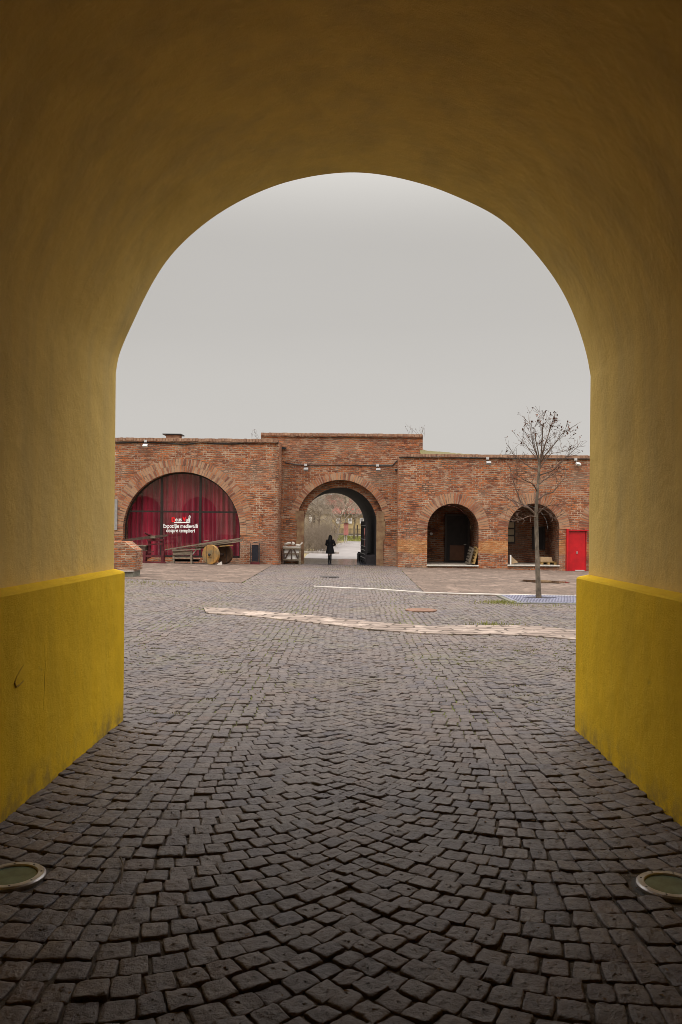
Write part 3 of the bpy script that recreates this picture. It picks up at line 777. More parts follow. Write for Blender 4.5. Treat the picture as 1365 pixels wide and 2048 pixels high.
mb = MB(); vs = []
for j in range(13):
    y = YC-.25+(YE+.2-YC+.25)*j/12
    for i in range(7):
        f = min(1, max(0, (y-Y2)/(YE-Y2))); x = tcx+shift*f+(tri+(.12 if y < Y2 else 0))*(i/3-1); vs.append((x, y, g(x, min(y, 53))+.012))
mb.add(vs, [(j*7+i, j*7+i+1, (j+1)*7+i+1, (j+1)*7+i) for j in range(12) for i in range(6)])
struct(mb.build('tunnel_floor', M['wet']))

# ---- right wing with the arcade
zR = (at(797, 911, YR).z+at(1178, 913, YR).z)/2; xR0 = at(797.5, 1020, YR).x
rw = thing('brick_arcade', 'low brick wing with round arched niches and an orange repaired base', 'brick building', (8, YR, -.5))
arcs = []
for xc in (906.5, 1068, 1230, 1391):
    arcs.append(arch_from_px(xc, 1058.5, 51.3, YR, 1130))
mb = MB()
front_wall(mb, lambda x: YR, xR0, 20, -1.3, zR, [(arch_cols(a[0], a[2], a[1], 28), a[3]) for a in arcs])
mb.add([(xR0, YR, -1.3), (xR0, YC+.02, -1.3), (xR0, YC+.02, zR), (xR0, YR, zR)], [(0,1,2,3)])
mb.add([(xR0, YR, zR), (20, YR, zR), (20, 48, zR), (xR0, 48, zR)], [(0,1,2,3)])
mb.add([(20, YR, -1.3), (20, 48, -1.3), (20, 48, zR), (20, YR, zR)], [(0,1,2,3)])
mb.build('brick_wall', M['brick_r'], rw)
deep = [3.0, 2.6, 2.6, 2.6]
for a, dp in zip(arcs, deep):
    ring(a[0], a[1], a[2], a[2]+.56, YR, 1, .135, 0, 180).build('arch_ring', M['vous'], rw); ring_bed(a[0], a[1], a[2], a[2]+.56, YR, 0, 180, rw)
    nb = reveal(a[0], a[1], a[2], a[3], YR, YR+dp)
    c = [(a[0]-a[2], a[3])]+arch_cols(a[0], a[2], a[1])+[(a[0]+a[2], a[3])]
    nb.add([(x, YR+dp, z) for x, z in c], [tuple(range(len(c)))])
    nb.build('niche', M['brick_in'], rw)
    st = MB().box((a[0], YR+dp/2-.03, a[3]-.04), (2*a[2]-.01, dp+.05, .1)).build('step', M['step'], rw)
    MB().box((a[0], YR-.075, a[3]-.025), (2*a[2]+.06, .05, .055)).build('step_edge', M['step_edge'], st)
coping(xR0, 20, YR, zR+.07, .15, .09).build('coping', M['coping'], rw)
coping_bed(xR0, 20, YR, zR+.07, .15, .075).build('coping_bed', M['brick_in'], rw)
# door in the first niche
def rect(px0, px1, py0, py1, Y): a, b = at(px0, py1, Y), at(px1, py0, Y); return a.x, b.x, a.z, b.z
Yd = YR+deep[0]-.08; x0, x1, z0, z1 = rect(892, 937, 1031, 1122.5, Yd)
z0 = arcs[0][3]+.012
dr = MB().box(((x0+x1)/2, Yd, (z0+z1)/2), (x1-x0, .1, z1-z0)).build('door', M['near_black'], rw)
mb = MB(); mb.box(((x0+x1)/2, Yd-.07, z0+.55), ((x1-x0)*.66, .03, .85)); mb.build('door_panel', M['door_panel'], dr)
mb = MB()
for x in (x0-.03, x1+.03): mb.box((x, Yd-.05, (z0+z1)/2), (.10, .12, z1-z0))
mb.box(((x0+x1)/2, Yd-.05, z1+.02), (x1-x0+.16, .12, .09)); mb.build('door_frame', M['dark_frame'], dr)
MB().box((x1-.18, Yd-.09, z0+1.02), (.14, .05, .03)).build('handle', M['steel'], dr)
# barred window and dark hatch in the second niche
Yd = YR+deep[1]-.05; x0, x1, z0, z1 = rect(1010, 1029, 1043, 1085, Yd)
wn = MB()
wn.box(((x0+x1)/2, Yd, (z0+z1)/2), (x1-x0+.12, .06, z1-z0+.12)); wn = wn.build('window', M['dark_frame'], rw)
mb = MB()
for k in range(3): mb.box(((x0+x1)/2, Yd-.05, z0+(z1-z0)*(k+.5)/3), (x1-x0-.04, .05, (z1-z0)/3-.09))
mb.build('pane', M['cream_w'], wn)
x0, x1, z0, z1 = rect(1066, 1089, 1055, 1099, Yd)
ht = MB().box(((x0+x1)/2, Yd, (z0+z1)/2), (x1-x0, .08, z1-z0)).build('hatch', M['near_black'], rw)
mb = MB()
for x in (x0, x1): mb.box((x, Yd-.03, (z0+z1)/2), (.09, .1, z1-z0))
mb.box(((x0+x1)/2, Yd-.03, z1), (x1-x0+.09, .1, .09)); mb.build('hatch_frame', M['dark_frame'], ht)
# mossy turf on top of the right wing next to the gate block
mb = MB(); xa, xb = xR0+1.2, 9.0; vs = []
for j in range(5):
    for i in range(41):
        u = i/40; x = xa+u*(xb-xa); hgt = .42*(1-u)**1.6+.05+.05*noise_h if False else .40*(1-u)**1.6+.04+.05*rnd.random()
        vs.append((x, YR+.5+j*.8, zR+.06+hgt*(0 if j == 0 else min(1, .5+.25*j))))
mb.add(vs, [(j*41+i, j*41+i+1, (j+1)*41+i+1, (j+1)*41+i) for j in range(4) for i in range(40)])
tag(mb.build('turf', M['moss_roof'], smooth=False), 'mossy turf on the roof of the low arcade wing', 'turf', kind='stuff')

# ------------------------------------------------------------------ fittings on the walls
def floodlight(px, py, Y, label, white=False, tilt=0.0, first=[None]):
    p = at(px, py, Y); 
    t = thing('floodlight', label, 'floodlight', p, 'floodlights along the brick walls')
    MB().box(p+Vector((0, -.06, 0)), (.15, .12, .13)).build('junction_box', M['white_lamp'], t)
    MB().tube([p+Vector((0, -.08, -.05)), p+Vector((0, -.2, -.12)), p+Vector((.02, -.24, -.2))], .018, 6).build('bracket', M['black_metal'], t)
    m = Matrix.Rotation(R(35), 3, 'X') @ Matrix.Rotation(tilt, 3, 'Y')
    mb = MB(); mb.box(p+Vector((.03+tilt*.2, -.30, -.26)), (.24, .20, .10), m); mb.box(p+Vector((.03+tilt*.2, -.27, -.225)), (.16, .15, .06), m)
    mb.build('lamp_head', M['white_lamp'] if white else M['grey_lamp'], t)
floodlight(292.5, 882.5, YL, 'white headed floodlight on the brick wall above the curtained window', True)
floodlight(612, 930, YC, 'grey floodlight over the left shoulder of the gate arch')
floodlight(755.5, 931, YC, 'grey floodlight over the right shoulder of the gate arch')
floodlight(975, 917, YR, 'grey floodlight under the coping between the two arched niches')
floodlight(1151, 919, YR, 'pale tilted floodlight under the coping above the red door', True, .25)
def px_tube(name, pts, Y, r_, mat):
    mb = MB(); return mb.tube([at(x, y, (Y(x) if callable(Y) else Y)-.04) for x, y in pts], r_, 5)
o = px_tube('c', [(232,886),(280,884.5),(330,886),(370,889),(400,885),(430,887),(470,888),(497,885),(520,886),(535,884),(549,882.5)], YL, .022, None).build('cable', M['cable'])
tag(o, 'black cable sagging below the coping of the curtained window wing', 'cable')
o = px_tube('c', [(571,925),(590,929),(612,930),(680,930),(755,931),(785,931),(795,921)], YC, .025, None).build('cable', M['cable'])
tag(o, 'black cable running level across the gate block between its two floodlights', 'cable')
o = px_tube('c', [(799,914.5),(850,914),(880,913.5),(930,915),(975,916),(1060,917),(1180,918)], YR-.04, .02, None).build('cable', M['cable'])
tag(o, 'black cable under the coping of the low arcade wing', 'cable')
def bracket(px, py, Y, s, label):
    p = at(px, py, Y); t = MB()
    t.beam(p, p+Vector((s*.32, -.18, .04)), .10, .09); t.beam(p+Vector((s*.25, -.18, .05)), p+Vector((s*.4, -.2, -.08)), .14, .10)
    tag(t.build('wall_camera', M['black_metal']), label, 'camera')
bracket(572, 897, YC-.05, -1, 'dark little box bracketed high in the corner left of the gate block')
bracket(791, 940, YC-.05, 1, 'dark little box bracketed in the corner where the gate meets the arcade wing')
# sign panel at the left edge
x0, x1, z0, z1 = rect(224, 235.5, 998, 1060, YL-.04)
sg = MB().box(((x0+x1)/2, YL-.04, (z0+z1)/2), (x1-x0, .05, z1-z0)).build('wall_panel', M['grey_lamp'])
tag(sg, 'narrow pale grey panel fixed to the brick left of the arched window', 'wall panel')
# white round lamp in the first niche
p = at(863, 1067.5, YR+deep[0]-.03); MBl = MB().disc(p, (0, 1, 0), .085, .08, 20, .02)
tag(MBl.build('wall_lamp', M['white_lamp']), 'small round white lamp on the dark wall beside the niche door', 'wall lamp')
# loose brick at the foot of the arcade wing
p = at(817, 1131.5, YR-.25); p.z = g(p.x, p.y)+.09
tag(MB().box(p, (.30, .14, .16), Matrix.Rotation(.2, 3, 'Z')).build('loose_brick', M['rust']), 'bright orange loose brick at the foot of the arcade wing', 'brick')

# ------------------------------------------------------------------ red door
Yd = YR-.02; x0, x1, z0, z1 = rect(1135, 1169.5, 1063, 1140, Yd); z0 = g((x0+x1)/2, Yd)+.02
rd = thing('red_door', 'bright red metal door in a red frame on the brick wall', 'door', ((x0+x1)/2, Yd, z0))
MB().box(((x0+x1)/2, Yd-.08, (z0+z1)/2), (x1-x0, .10, z1-z0)).build('leaf', M['red'], rd)
mb = MB(); mb.box((x0-.05, Yd-.12, (z0+z1)/2+.06), (.085, .28, z1-z0+.14)); mb.box((x1+.05, Yd-.06, (z0+z1)/2+.06), (.05, .14, z1-z0+.1))
mb.box(((x0+x1)/2+.04, Yd-.12, z1+.06), (x1-x0+.26, .24, .055)); mb.build('frame', M['red'], rd)
MB().box((x0+.52*(x1-x0), Yd-.15, z0+.97), (.06, .04, .12)).build('handle', M['steel'], rd)
MB().box(((x0+x1)/2+.18, Yd-.145, z0+.03), ((x1-x0)*.55, .02, .05)).build('threshold_strip', M['white_lamp'], rd)

# ------------------------------------------------------------------ things in the niches
# pallets leaning in the first niche
Yp = YR+.55; a = at(934, 1129, Yp); zf = arcs[0][3]+.012
def lean_pallet(xb, y, xt, hgt, label, mat):
    t = thing('pallet', label, 'pallet', (xb, y, zf), 'weathered pallets leaning in the niche')
    d = Vector((xt-xb, .0, hgt))
    for k in range(3):
        q = Vector((xb, y-.45+k*.42, zf+.05)); mb = MB(); mb.beam(q, q+d, .10, .09, (0,1,0)); mb.build('bearer', mat, t)
    mb = MB()
    for k in range(6):
        q = Vector((xb-.07, y-.5, zf+.09))+d*(k/5.3+.02); mb.beam(q, q+Vector((0, .95, 0)), .022, .10, d)
    mb.build('slats', mat, t)
lean_pallet(at(936, 1129, Yp).x, Yp, at(944, 1129, Yp).x, .85, 'grey weathered pallet, the outer of two leaning by the niche door', M['pallet_old'])
lean_pallet(at(946, 1129, Yp).x, Yp+.05, at(954, 1129, Yp).x, .86, 'yellowish pallet leaning against the niche side wall', M['pallet'])
# cardboard box on a pallet in the second niche
zf2 = arcs[1][3]+.012; Yb = YR+.8
xa, xb = at(1078, 1130, Yb).x, at(1110, 1130, Yb).x
t = thing('pallet', 'flat yellow wooden pallet under the cardboard box', 'pallet', ((xa+xb)/2, Yb, zf2))
mb = MB()
for k in range(5): mb.box(((xa+xb)/2, Yb-.4+k*.2, zf2+.135), (xb-xa, .14, .025))
mb.build('deck', M['pallet'], t)
for k in range(3):
    MB().box((xa+.08+k*(xb-xa-.16)/2, Yb, zf2+.06), (.13, .9, .12)).build('block', M['pallet'], t)
xa, xb = at(1079, 1130, Yb).x, at(1103, 1130, Yb).x; zt = zf2+.15
bx = MB(); hh = at(1090, 1114, Yb).z-zt
bx.prism([(xa, Yb-.3, zt), (xb, Yb-.3, zt), (xb-.06, Yb-.3, zt+hh), (xa, Yb-.3, zt+hh)], (0, .6, 0))
b_ = bx.build('cardboard_box', M['card'], fix=True); tag(b_, 'brown cardboard box resting on the flat pallet behind the tree', 'box')
# folded board leaning at the left of the second niche
Yb = YR+.5
a, b, c = at(1017, 1130, Yb), at(1036.5, 1124, Yb), at(1018, 1110, Yb)
t = thing('folded_board', 'brown folded board with its lit edge painted white, propped left in the niche', 'board', (a.x, Yb, zf2))
MB().prism([(a.x+.08, Yb-.1, zf2), (b.x, Yb-.1, zf2+.10), (a.x+.10, Yb-.1, c.z-.02)], (.05, .5, 0)).build('brown_face', M['card'], t, fix=True)
MB().box((a.x+.06, Yb-.1, (zf2+c.z)/2), (.07, .5, c.z-zf2)).build('lit_edge', M['white_panel'], t)  # white box stands in for light falling on the board's edge

# ------------------------------------------------------------------ low brick pier at left with stone foot
Y = 28.6; xr = at(268, 1120, Y).x; zt = at(250, 1083, Y).z; zg = g(-7.7, Y)
t = thing('brick_pier', 'low red brick wall end with a clipped corner beside the plinth', 'low wall', (-8.3, Y, zg))
zst = at(255, 1141, Y).z; ch = .38
mb = MB(); mb.prism([(-10.5, Y, zst), (xr+.05, Y, zst), (xr+.05, Y, at(268, 1101, Y).z), (xr-ch+.05, Y, zt), (-10.5, Y, zt)], (0, 1.0, 0))
mb.build('brickwork', M['brick_pier'], t, fix=True)
ft = MB().box(((-10.5+xr)/2, Y+.42, (zst+zg)/2-.12), (xr+10.5-.02, 1.0, zst-zg+.2)).build('stone_foot', M['concrete'], t)
MB().box(((-10.5+xr)/2, Y+.40, zst-.02), (xr+10.5+.0, 1.06, .05)).build('pale_ledge', M['kerb'], t)

# ------------------------------------------------------------------ siege engine in front of the window
Ye = 41.4; gz = g(-10.5, Ye)
P = lambda px, py, dy=0: at(px, py, Ye+dy)
def G(px, dy=0): q = at(px, 1122, Ye+dy); q.z = g(q.x, q.y); return q
t = thing('siege_engine', 'dark red wooden crossbow engine on a low frame before the curtain', 'siege engine', G(308))
for px, dy in ((289, 0), (325, 0), (292, .9), (327, .9)):
    q = G(px, dy); MB().beam(q, q+Vector((.03, 0, .62)), .13, .13, (0,1,0)).build('leg', M['wood_red'], t)
mb = MB()
for dy in (0, .9): a, b = P(287, 1112, dy), P(328, 1112.5, dy); mb.beam(a, b, .10, .09)
for px in (289, 326): mb.beam(P(px, 1111, 0), P(px, 1111, .9), .1, .09)
mb.beam(P(296, 1104.5), P(308, 1103.5), .08, .07); mb.beam(G(283)+Vector((0,-.05,.05)), G(333)+Vector((0,-.05,.05)), .12, .08); mb.build('base_frame', M['wood_red'], t)
for px in (300, 326):
    MB().beam(P(px, 1116, .45), P(px-1, 1079, .45), .12, .12, (0,1,0)).build('post', M['wood_red'], t)
mb = MB(); mb.beam(P(297, 1089.5, .4), P(328, 1087.5, .4), .10, .08); mb.beam(P(295, 1081, .4), P(327, 1080, .4), .14, .10); mb.build('cross_rail', M['wood_red'], t)
MB().beam(P(244, 1081.5, .1), P(296, 1075, .4), .10, .11, taper=1.3).build('tail_beam', M['wood_dark'], t)
MB().beam(P(292, 1075.8, .4), P(337, 1070.5, .3), .14, .16, taper=.6).build('slide', M['wood_dark'], t)
mb = MB(); mb.tube([P(290, 1065.5, -.3), P(297, 1069.5, 0), P(305, 1071.5, .3)], [.04, .06, .07], 6); mb.tube([P(305, 1077.5, .4), P(318, 1080, .8), P(327, 1083.5, 1.1)], [.07, .06, .035], 6); mb.build('bow_arm', M['wood_red'], t)
MB().box(P(307, 1074, .2), (.22, .25, .13)).build('bolt_plate', M['wood_grey'], t)
t = thing('wooden_table', 'grey wooden box table half hidden behind the low brick wall end', 'table', G(277))
MB().box(P(280, 1095.5, .3), (.72, .7, .26)).build('box_top', M['wood_dark'], t)
MB().box(P(280, 1091.3, .3), (.78, .76, .05)).build('lid', M['wood_grey'], t)
q = G(278.5, .3); MB().box((q.x, q.y, (q.z+P(278, 1099).z)/2), (.16, .3, P(278, 1099).z-q.z)).build('trestle', M['wood_grey'], t)
MB().beam(P(268, 1101, .1), P(294, 1101, .1), .05, .06).build('rail', M['wood_grey'], t)

# ------------------------------------------------------------------ cart with disc wheels
Yw = 41.2; c = at(422.5, 1105.5, Yw); rw_ = 19.8*Yw/F
ax = Vector((.50, 1.0, 0)).normalized()
c.z = g(c.x, c.y)+rw_+.01
ct = thing('plank_cart', 'old timber cart on solid disc wheels loaded with long planks', 'cart', (c.x, c.y, c.z-rw_))
c2 = c+ax*1.15; c2.z = g(c2.x, c2.y)+rw_+.005
for cc, mt in ((c, M['wood_orange']), (c2, M['wheel_dark'])):
    wl = MB().disc(cc, ax, rw_, .17, 40, .02).build('wheel', mt, ct)
    if cc is c: wl['label'] = 'front wheel of worn orange boards with an iron hub plate'
    fc = cc-ax*.09; sd_ = Vector((ax.y, -ax.x, 0))
    mb = MB(); mb.box(fc-ax*.015, (.26, .03, .22), Matrix.Rotation(math.atan2(-ax.x, ax.y), 3, 'Z')); mb.build('hub_plate', M['wood_orange'] if cc is c else M['wheel_dark'], wl)
    mb = MB(); mb.disc(fc-ax*.05, ax, .065, .08, 16, .01); mb.build('hub', M['iron'], wl)
    mb = MB()
    for s in (-.20, .20):
        hgt = math.sqrt(rw_**2-(s*1.0)**2)*.97; mb.beam(fc+sd_*s-Vector((0,0,hgt)), fc+sd_*s+Vector((0,0,hgt)), .012, .012, ax)
    mb.build('board_joint', M['iron'], wl)
MB().tube([c-ax*.1, c2+ax*.1], .055, 10).build('axle', M['wood_dark'], ct)
bed = MB()
Pc = lambda px, py, dy=0: at(px, py, Yw+.35+dy)
for k, (a, b, dy, wd) in enumerate([((331,1099.5),(452,1079.5),.0,.14),((352,1096),(480,1077),.22,.16),((345,1100),(470,1083.5),.44,.15),((398,1090),(486,1079.5),.62,.15),((392,1094),(484,1082.5),.1,.15),((440,1091),(466,1090),.3,.14)]):
    bed.beam(Pc(*a, dy), Pc(*b, dy), wd, .055)
bed.build('plank', M['wood_grey'], ct)
mb = MB(); mb.beam(Pc(392, 1097, .15), Pc(465, 1085, .15), .1, .13); mb.beam(Pc(392, 1097, .65), Pc(465, 1085, .65), .1, .13); mb.build('bearer', M['wood_dark'], ct)
MB().beam(Pc(440, 1092.5, -.1), Pc(467, 1090.6, -.1), .12, .05).build('loose_board', M['wood_orange'], ct)
mb = MB(); mb.beam(Pc(414, 1082.5, .2), Pc(414, 1080.5, .2), .12, .12); mb.beam(Pc(409, 1081.5, .2), Pc(419, 1081, .2), .1, .05); mb.build('peg', M['wood_grey'], ct)
q = at(438, 1124, Yw-.1); q.z = g(q.x, q.y)+.07
tag(MB().add([q+Vector(v) for v in ((-.14,-.08,-.08),(.16,-.08,-.08),(.16,.1,-.08),(-.14,.1,-.08),(.12,-.05,.10),(.16,.08,.09),(.05,.08,.05))], [(0,1,4),(1,5,4),(1,2,5),(2,3,6,5),(3,0,6),(0,4,6),(4,5,6),(3,2,1,0)]).build('wheel_chock', M['wood_pale']), 'pale wooden wedge stuck under the orange cart wheel', 'wheel chock')
# bench / trestle under the low end of the planks
Yb = 41.5
t = thing('work_bench', 'grey plank bench standing under the low end of the cart load', 'bench', at(365, 1124, Yb))
Q = lambda px, py, dy=0: at(px, py, Yb+dy)
mb = MB(); mb.beam(Q(346, 1101.5), Q(402, 1098), .30, .06); mb.build('top_board', M['wood_grey'], t)
MB().beam(Q(346, 1106.5, -.05), Q(384, 1106, -.05), .05, .20).build('front_board', M['wood_grey'], t)
mb = MB(); mb.beam(Q(346, 1115.5), Q(384, 1115), .06, .09); mb.build('lower_rail', M['wood_grey'], t)
for px, dy in ((383.5, -.05), (348, 0), (384, .5), (349, .5)):
    a = Q(px, 1101, dy); MB().beam((a.x, a.y, g(a.x, a.y)), a, .09, .09, (0,1,0)).build('leg', M['wood_grey'], t)
MB().beam(Q(385, 1109), Q(393, 1099.5), .06, .06).build('brace', M['wood_pale'], t)
mb = MB()
for k in range(4): mb.beam(Q(346+k, 1119+.9*k, .3), Q(400-k, 1119.5+.9*k, .3), .2, .06)
tag(mb.build('plank_pile', M['wood_dark']), 'dark planks piled on the ground beneath the grey bench', 'planks')

# ------------------------------------------------------------------ notice board and white trestle
Yb = YL-.35; x0, x1, z0, z1 = rect(502.5, 519, 1090, 1123, Yb); zg = g((x0+x1)/2, Yb)
t = thing('notice_board', 'narrow black notice board in a rusty frame leaning on the brick corner', 'notice board', ((x0+x1)/2, Yb, zg))
MB().box(((x0+x1)/2, Yb, (z0+z1)/2), (x1-x0-.06, .04, z1-z0)).build('panel', M['board'], t)
mb = MB()
for x in (x0-.02, x1+.02): mb.box((x, Yb, (zg+z1)/2+.03), (.035, .05, z1-zg+.1))
mb.tube([(x0-.02, Yb, z1+.07)]+[(x0+(x1-x0)*k/8, Yb, z1+.07+.06*math.sin(math.pi*k/8)) for k in range(1, 8)]+[(x1+.05, Yb, z1+.06)], .02, 6)
mb.build('frame', M['iron'], t)
MB().box(((x0+x1)/2, Yb-.02, z1+.045), (x1-x0, .04, .08)).build('top_board', M['coping'], t)
MB().box(((x0+x1)/2, Yb-.02, zg+.06), (x1-x0+.06, .16, .12)).build('foot', M['wood_red'], t)
Yb = YC-.75; Q = lambda px, py, dy=0: at(px, py, Yb+dy)
q = Q(584, 1122); q.z = g(q.x, q.y)
t = thing('wooden_crate_stand', 'weathered grey timber stand with white boards and pale logs on top', 'stand', q)
for px, dy in ((567.5, 0), (600.5, 0), (569, .6), (599, .6)):
    a = Q(px, 1095, dy); MB().beam((a.x, a.y, g(a.x, a.y)), a, .10, .10, (0,1,0)).build('post', M['wood_dark'] if px < 580 else M['wood_grey'], t)
mb = MB(); mb.beam(Q(567, 1095.5, -.04), Q(602, 1097, -.04), .10, .12); mb.beam(Q(568, 1107, -.03), Q(600, 1107.8, -.03), .06, .08); mb.beam(Q(567, 1119, -.03), Q(601, 1120, -.03), .08, .08); mb.build('rail', M['wood_grey'], t)
mb = MB(); mb.beam(Q(582, 1098, -.06), Q(571, 1117, -.06), .05, .08); mb.beam(Q(588, 1098, -.06), Q(596, 1117, -.06), .05, .08); mb.beam(Q(583.8, 1098, -.05), Q(583.6, 1119, -.05), .05, .07); mb.build('brace', M['wood_dark'], t)
mb = MB(); x0, x1, z0, z1 = rect(569.5, 599, 1098.5, 1106.3, Yb+.03); mb.box(((x0+x1)/2, Yb+.03, (z0+z1)/2), (x1-x0, .03, z1-z0))
x0, x1, z0, z1 = rect(570, 597, 1108.5, 1118, Yb+.03); mb.box(((x0+x1)/2, Yb+.03, (z0+z1)/2), (x1-x0, .03, z1-z0)); mb.build('white_board', M['white_panel'], t)
x0, x1, z0, z1 = rect(567, 602, 1093.2, 1094.8, Yb+.2); MB().box(((x0+x1)/2, Yb+.25, (z0+z1)/2), (x1-x0, .7, .05)).build('top', M['wood_pale'], t)
def log(p0, p1, r_): return MB().tube([p0, (Vector(p0)+Vector(p1))/2+Vector((0,0,.02)), p1], [r_, r_*1.05, r_*.85], 8)
for a, b, dy, r_, lab in (((569.5,1089.5),(582.5,1085.5),.05,.06,'pale split log slanting up at the left of the timber stand top'), ((584,1086.5),(589.5,1088.5),.2,.085,'short thick pale log in the middle of the timber stand top'), ((592,1090.5),(601,1091.2),.1,.06,'pale log lying flat at the right of the timber stand top'),
                    ((599.5,1093),(605.5,1085),.15,.04,'thin pale stick pointing up beyond the right end of the timber stand')):
    tag(log(Q(*a, dy), Q(*b, dy), r_).build('log', M['wood_pale'], smooth=True), lab, 'log', 'pale logs on the timber stand')

# ------------------------------------------------------------------ side panel with pale bars in the tunnel
y0, y1 = YC+1.0, YC+4.2
def tx(y): return tcx+shift*(y-Y2)/(YE-Y2)+tri
t = thing('side_panel', 'dark side panel with pale bars folded against the tunnel wall', 'side panel', (tx(y0)-.45, y0, -.42))
a, b = Vector((tx(y0)-.5, y0, 0)), Vector((tx(y1)-.5, y1, 0)); d = (b-a).normalized()  # dark panel with pale horizontal bars beside the right tunnel wall
mb = MB()
for k in range(12):
    p = a+d*((b-a).length*(k+.5)/12); mb.box((p.x, p.y, .85), (.07, .25, 2.3), Matrix.Rotation(math.atan2(d.y, d.x)-math.pi/2, 3, 'Z'))
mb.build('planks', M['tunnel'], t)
mb = MB()
for z in (-.1, .12, .34, .56, .95, 1.75): mb.beam((a.x-.055, a.y+.25, z), (b.x-.055, b.y-.3, z+.02), .03, .035)
mb.build('bars', M['grey_lamp'], t)
mb = MB(); mb.tube([(a.x-.07, a.y+.7, .55), (a.x-.07, a.y+.7, 1.1), (a.x-.10, a.y+.45, 1.25), (a.x-.10, a.y+.45, 1.6)], .035, 6); mb.build('bent_pole', M['pink'], t)

# ------------------------------------------------------------------ person
def skin_mesh(name, joints, edges, mat, parent, sub=2, root=0):
    me = bpy.data.meshes.new(name); me.from_pydata([j[0] for j in joints], edges, [])
    ob = bpy.data.objects.new(name, me); COL.objects.link(ob)
    md = ob.modifiers.new('s', 'SKIN'); md.use_smooth_shade = True
    for i, j in enumerate(joints):
        r_ = j[1]; me.skin_vertices[0].data[i].radius = (r_, r_*(j[2] if len(j) > 2 else 1)); me.skin_vertices[0].data[i].use_root = (i == root)
    sb = ob.modifiers.new('u', 'SUBSURF'); sb.levels = sub
    bpy.context.view_layer.update()
    m2 = bpy.data.meshes.new_from_object(ob.evaluated_get(bpy.context.evaluated_depsgraph_get()))
    m2.name = name; m2.materials.clear(); m2.materials.append(mat); m2.polygons.foreach_set('use_smooth', [True]*len(m2.polygons))
    bpy.data.objects.remove(ob)
    o = bpy.data.objects.new(name, m2); COL.objects.link(o); o.parent = parent; return o
pb = gp(660.5, 1125.5); k = 1.60/1.70
pers = thing('person', 'person in a black knee length coat and boots walking away through the tunnel', 'person', pb)
J = [((0,0,.95),.13,.8),((0,.0,1.15),.12,.8),((0,.01,1.33),.15,.7),((0,.02,1.45),.06),((0,.05,1.53),.075,1.1),((0,.06,1.62),.085,1.1),
     ((-.17,.01,1.38),.055),((-.24,.0,1.12),.042),((-.15,.20,1.02),.033),((-.08,.27,1.04),.030),
     ((.17,.01,1.38),.055),((.26,.0,1.13),.042),((.19,.20,1.03),.033),((.10,.28,1.06),.030),
     ((-.08,.0,.88),.09),((-.075,.04,.50),.055),((-.07,-.04,.10),.038),((-.075,.08,.04),.035),
     ((.08,.0,.88),.09),((.05,-.02,.50),.055),((.035,-.16,.12),.038),((.035,-.05,.04),.035)]
E = [(0,1),(1,2),(2,3),(3,4),(4,5),(2,6),(6,7),(7,8),(8,9),(2,10),(10,11),(11,12),(12,13),(0,14),(14,15),(15,16),(16,17),(0,18),(18,19),(19,20),(20,21)]
J = [(tuple(c_*k for c_ in j[0]), j[1]*k)+tuple(j[2:]) for j in J]
body = skin_mesh('body', J, E, M['skin'], pers)
def lathe_oval(rows, n_=24):                       # rows: (z, rx, ry, cx, cy)
    mb = MB(); vs = []
    for z, rx, ry, cx_, cy_ in rows:
        for i in range(n_):
            a_ = 2*math.pi*i/n_; fl = 1+.05*math.sin(a_*6) if z < .8 else 1
            vs.append(((cx_+rx*math.cos(a_)*fl)*k+pb.x, (cy_+ry*math.sin(a_)*fl)*k+pb.y, z*k+pb.z))
    fs = [(j*n_+i, j*n_+(i+1)%n_, (j+1)*n_+(i+1)%n_, (j+1)*n_+i) for j in range(len(rows)-1) for i in range(n_)]
    return mb.add(vs, fs)
mb = lathe_oval([(.56,.27,.20,0,0),(.60,.265,.20,0,0),(.80,.225,.18,0,0),(1.0,.185,.155,0,0),(1.12,.165,.145,0,.0),(1.25,.19,.15,0,.01),(1.36,.205,.14,0,.01),(1.42,.16,.11,0,.02),(1.47,.085,.085,0,.03)])
for s, el, wr in ((-1, (-.25,.0,1.11), (-.14,.22,1.02)), (1, (.29,-.01,1.12), (.18,.22,1.03))):
    f = lambda q: (q[0]*k+pb.x, q[1]*k+pb.y, q[2]*k+pb.z)
    mb.tube([f((s*.15,.01,1.40)), f((s*.20,.0,1.30)), f(el), f(wr)], [.075*k, .075*k, .062*k, .05*k], 10)
mb.build('coat', M['coat'], pers, smooth=True)
mb = lathe_oval([(1.24,.08,.04,0,-.105),(1.30,.12,.07,0,-.09),(1.42,.125,.095,0,-.04),(1.52,.115,.115,0,.025),(1.60,.108,.12,0,.04),(1.67,.08,.095,0,.05),(1.705,.02,.03,0,.05)])
mb.build('hair', M['hair'], pers, smooth=True)
for x, y, y2, zt in ((-.0725, -.03, .1, .44), (.04, -.14, -.03, .46)):
    mb = MB(); f = lambda q: (q[0]*k+pb.x, q[1]*k+pb.y, q[2]*k+pb.z)
    mb.tube([f((x, y+.05, zt)), f((x, y+.01, .25)), f((x, y, .10)), f((x, y+.01, .03))], [.066*k, .058*k, .048*k, .05*k], 10)
    mb.tube([f((x, y-.03, .045)), f((x, y+.08, .045)), f((x, y2+.10, .035))], [.04*k, .045*k, .03*k], 8); mb.build('boot', M['boot'], pers, smooth=True)

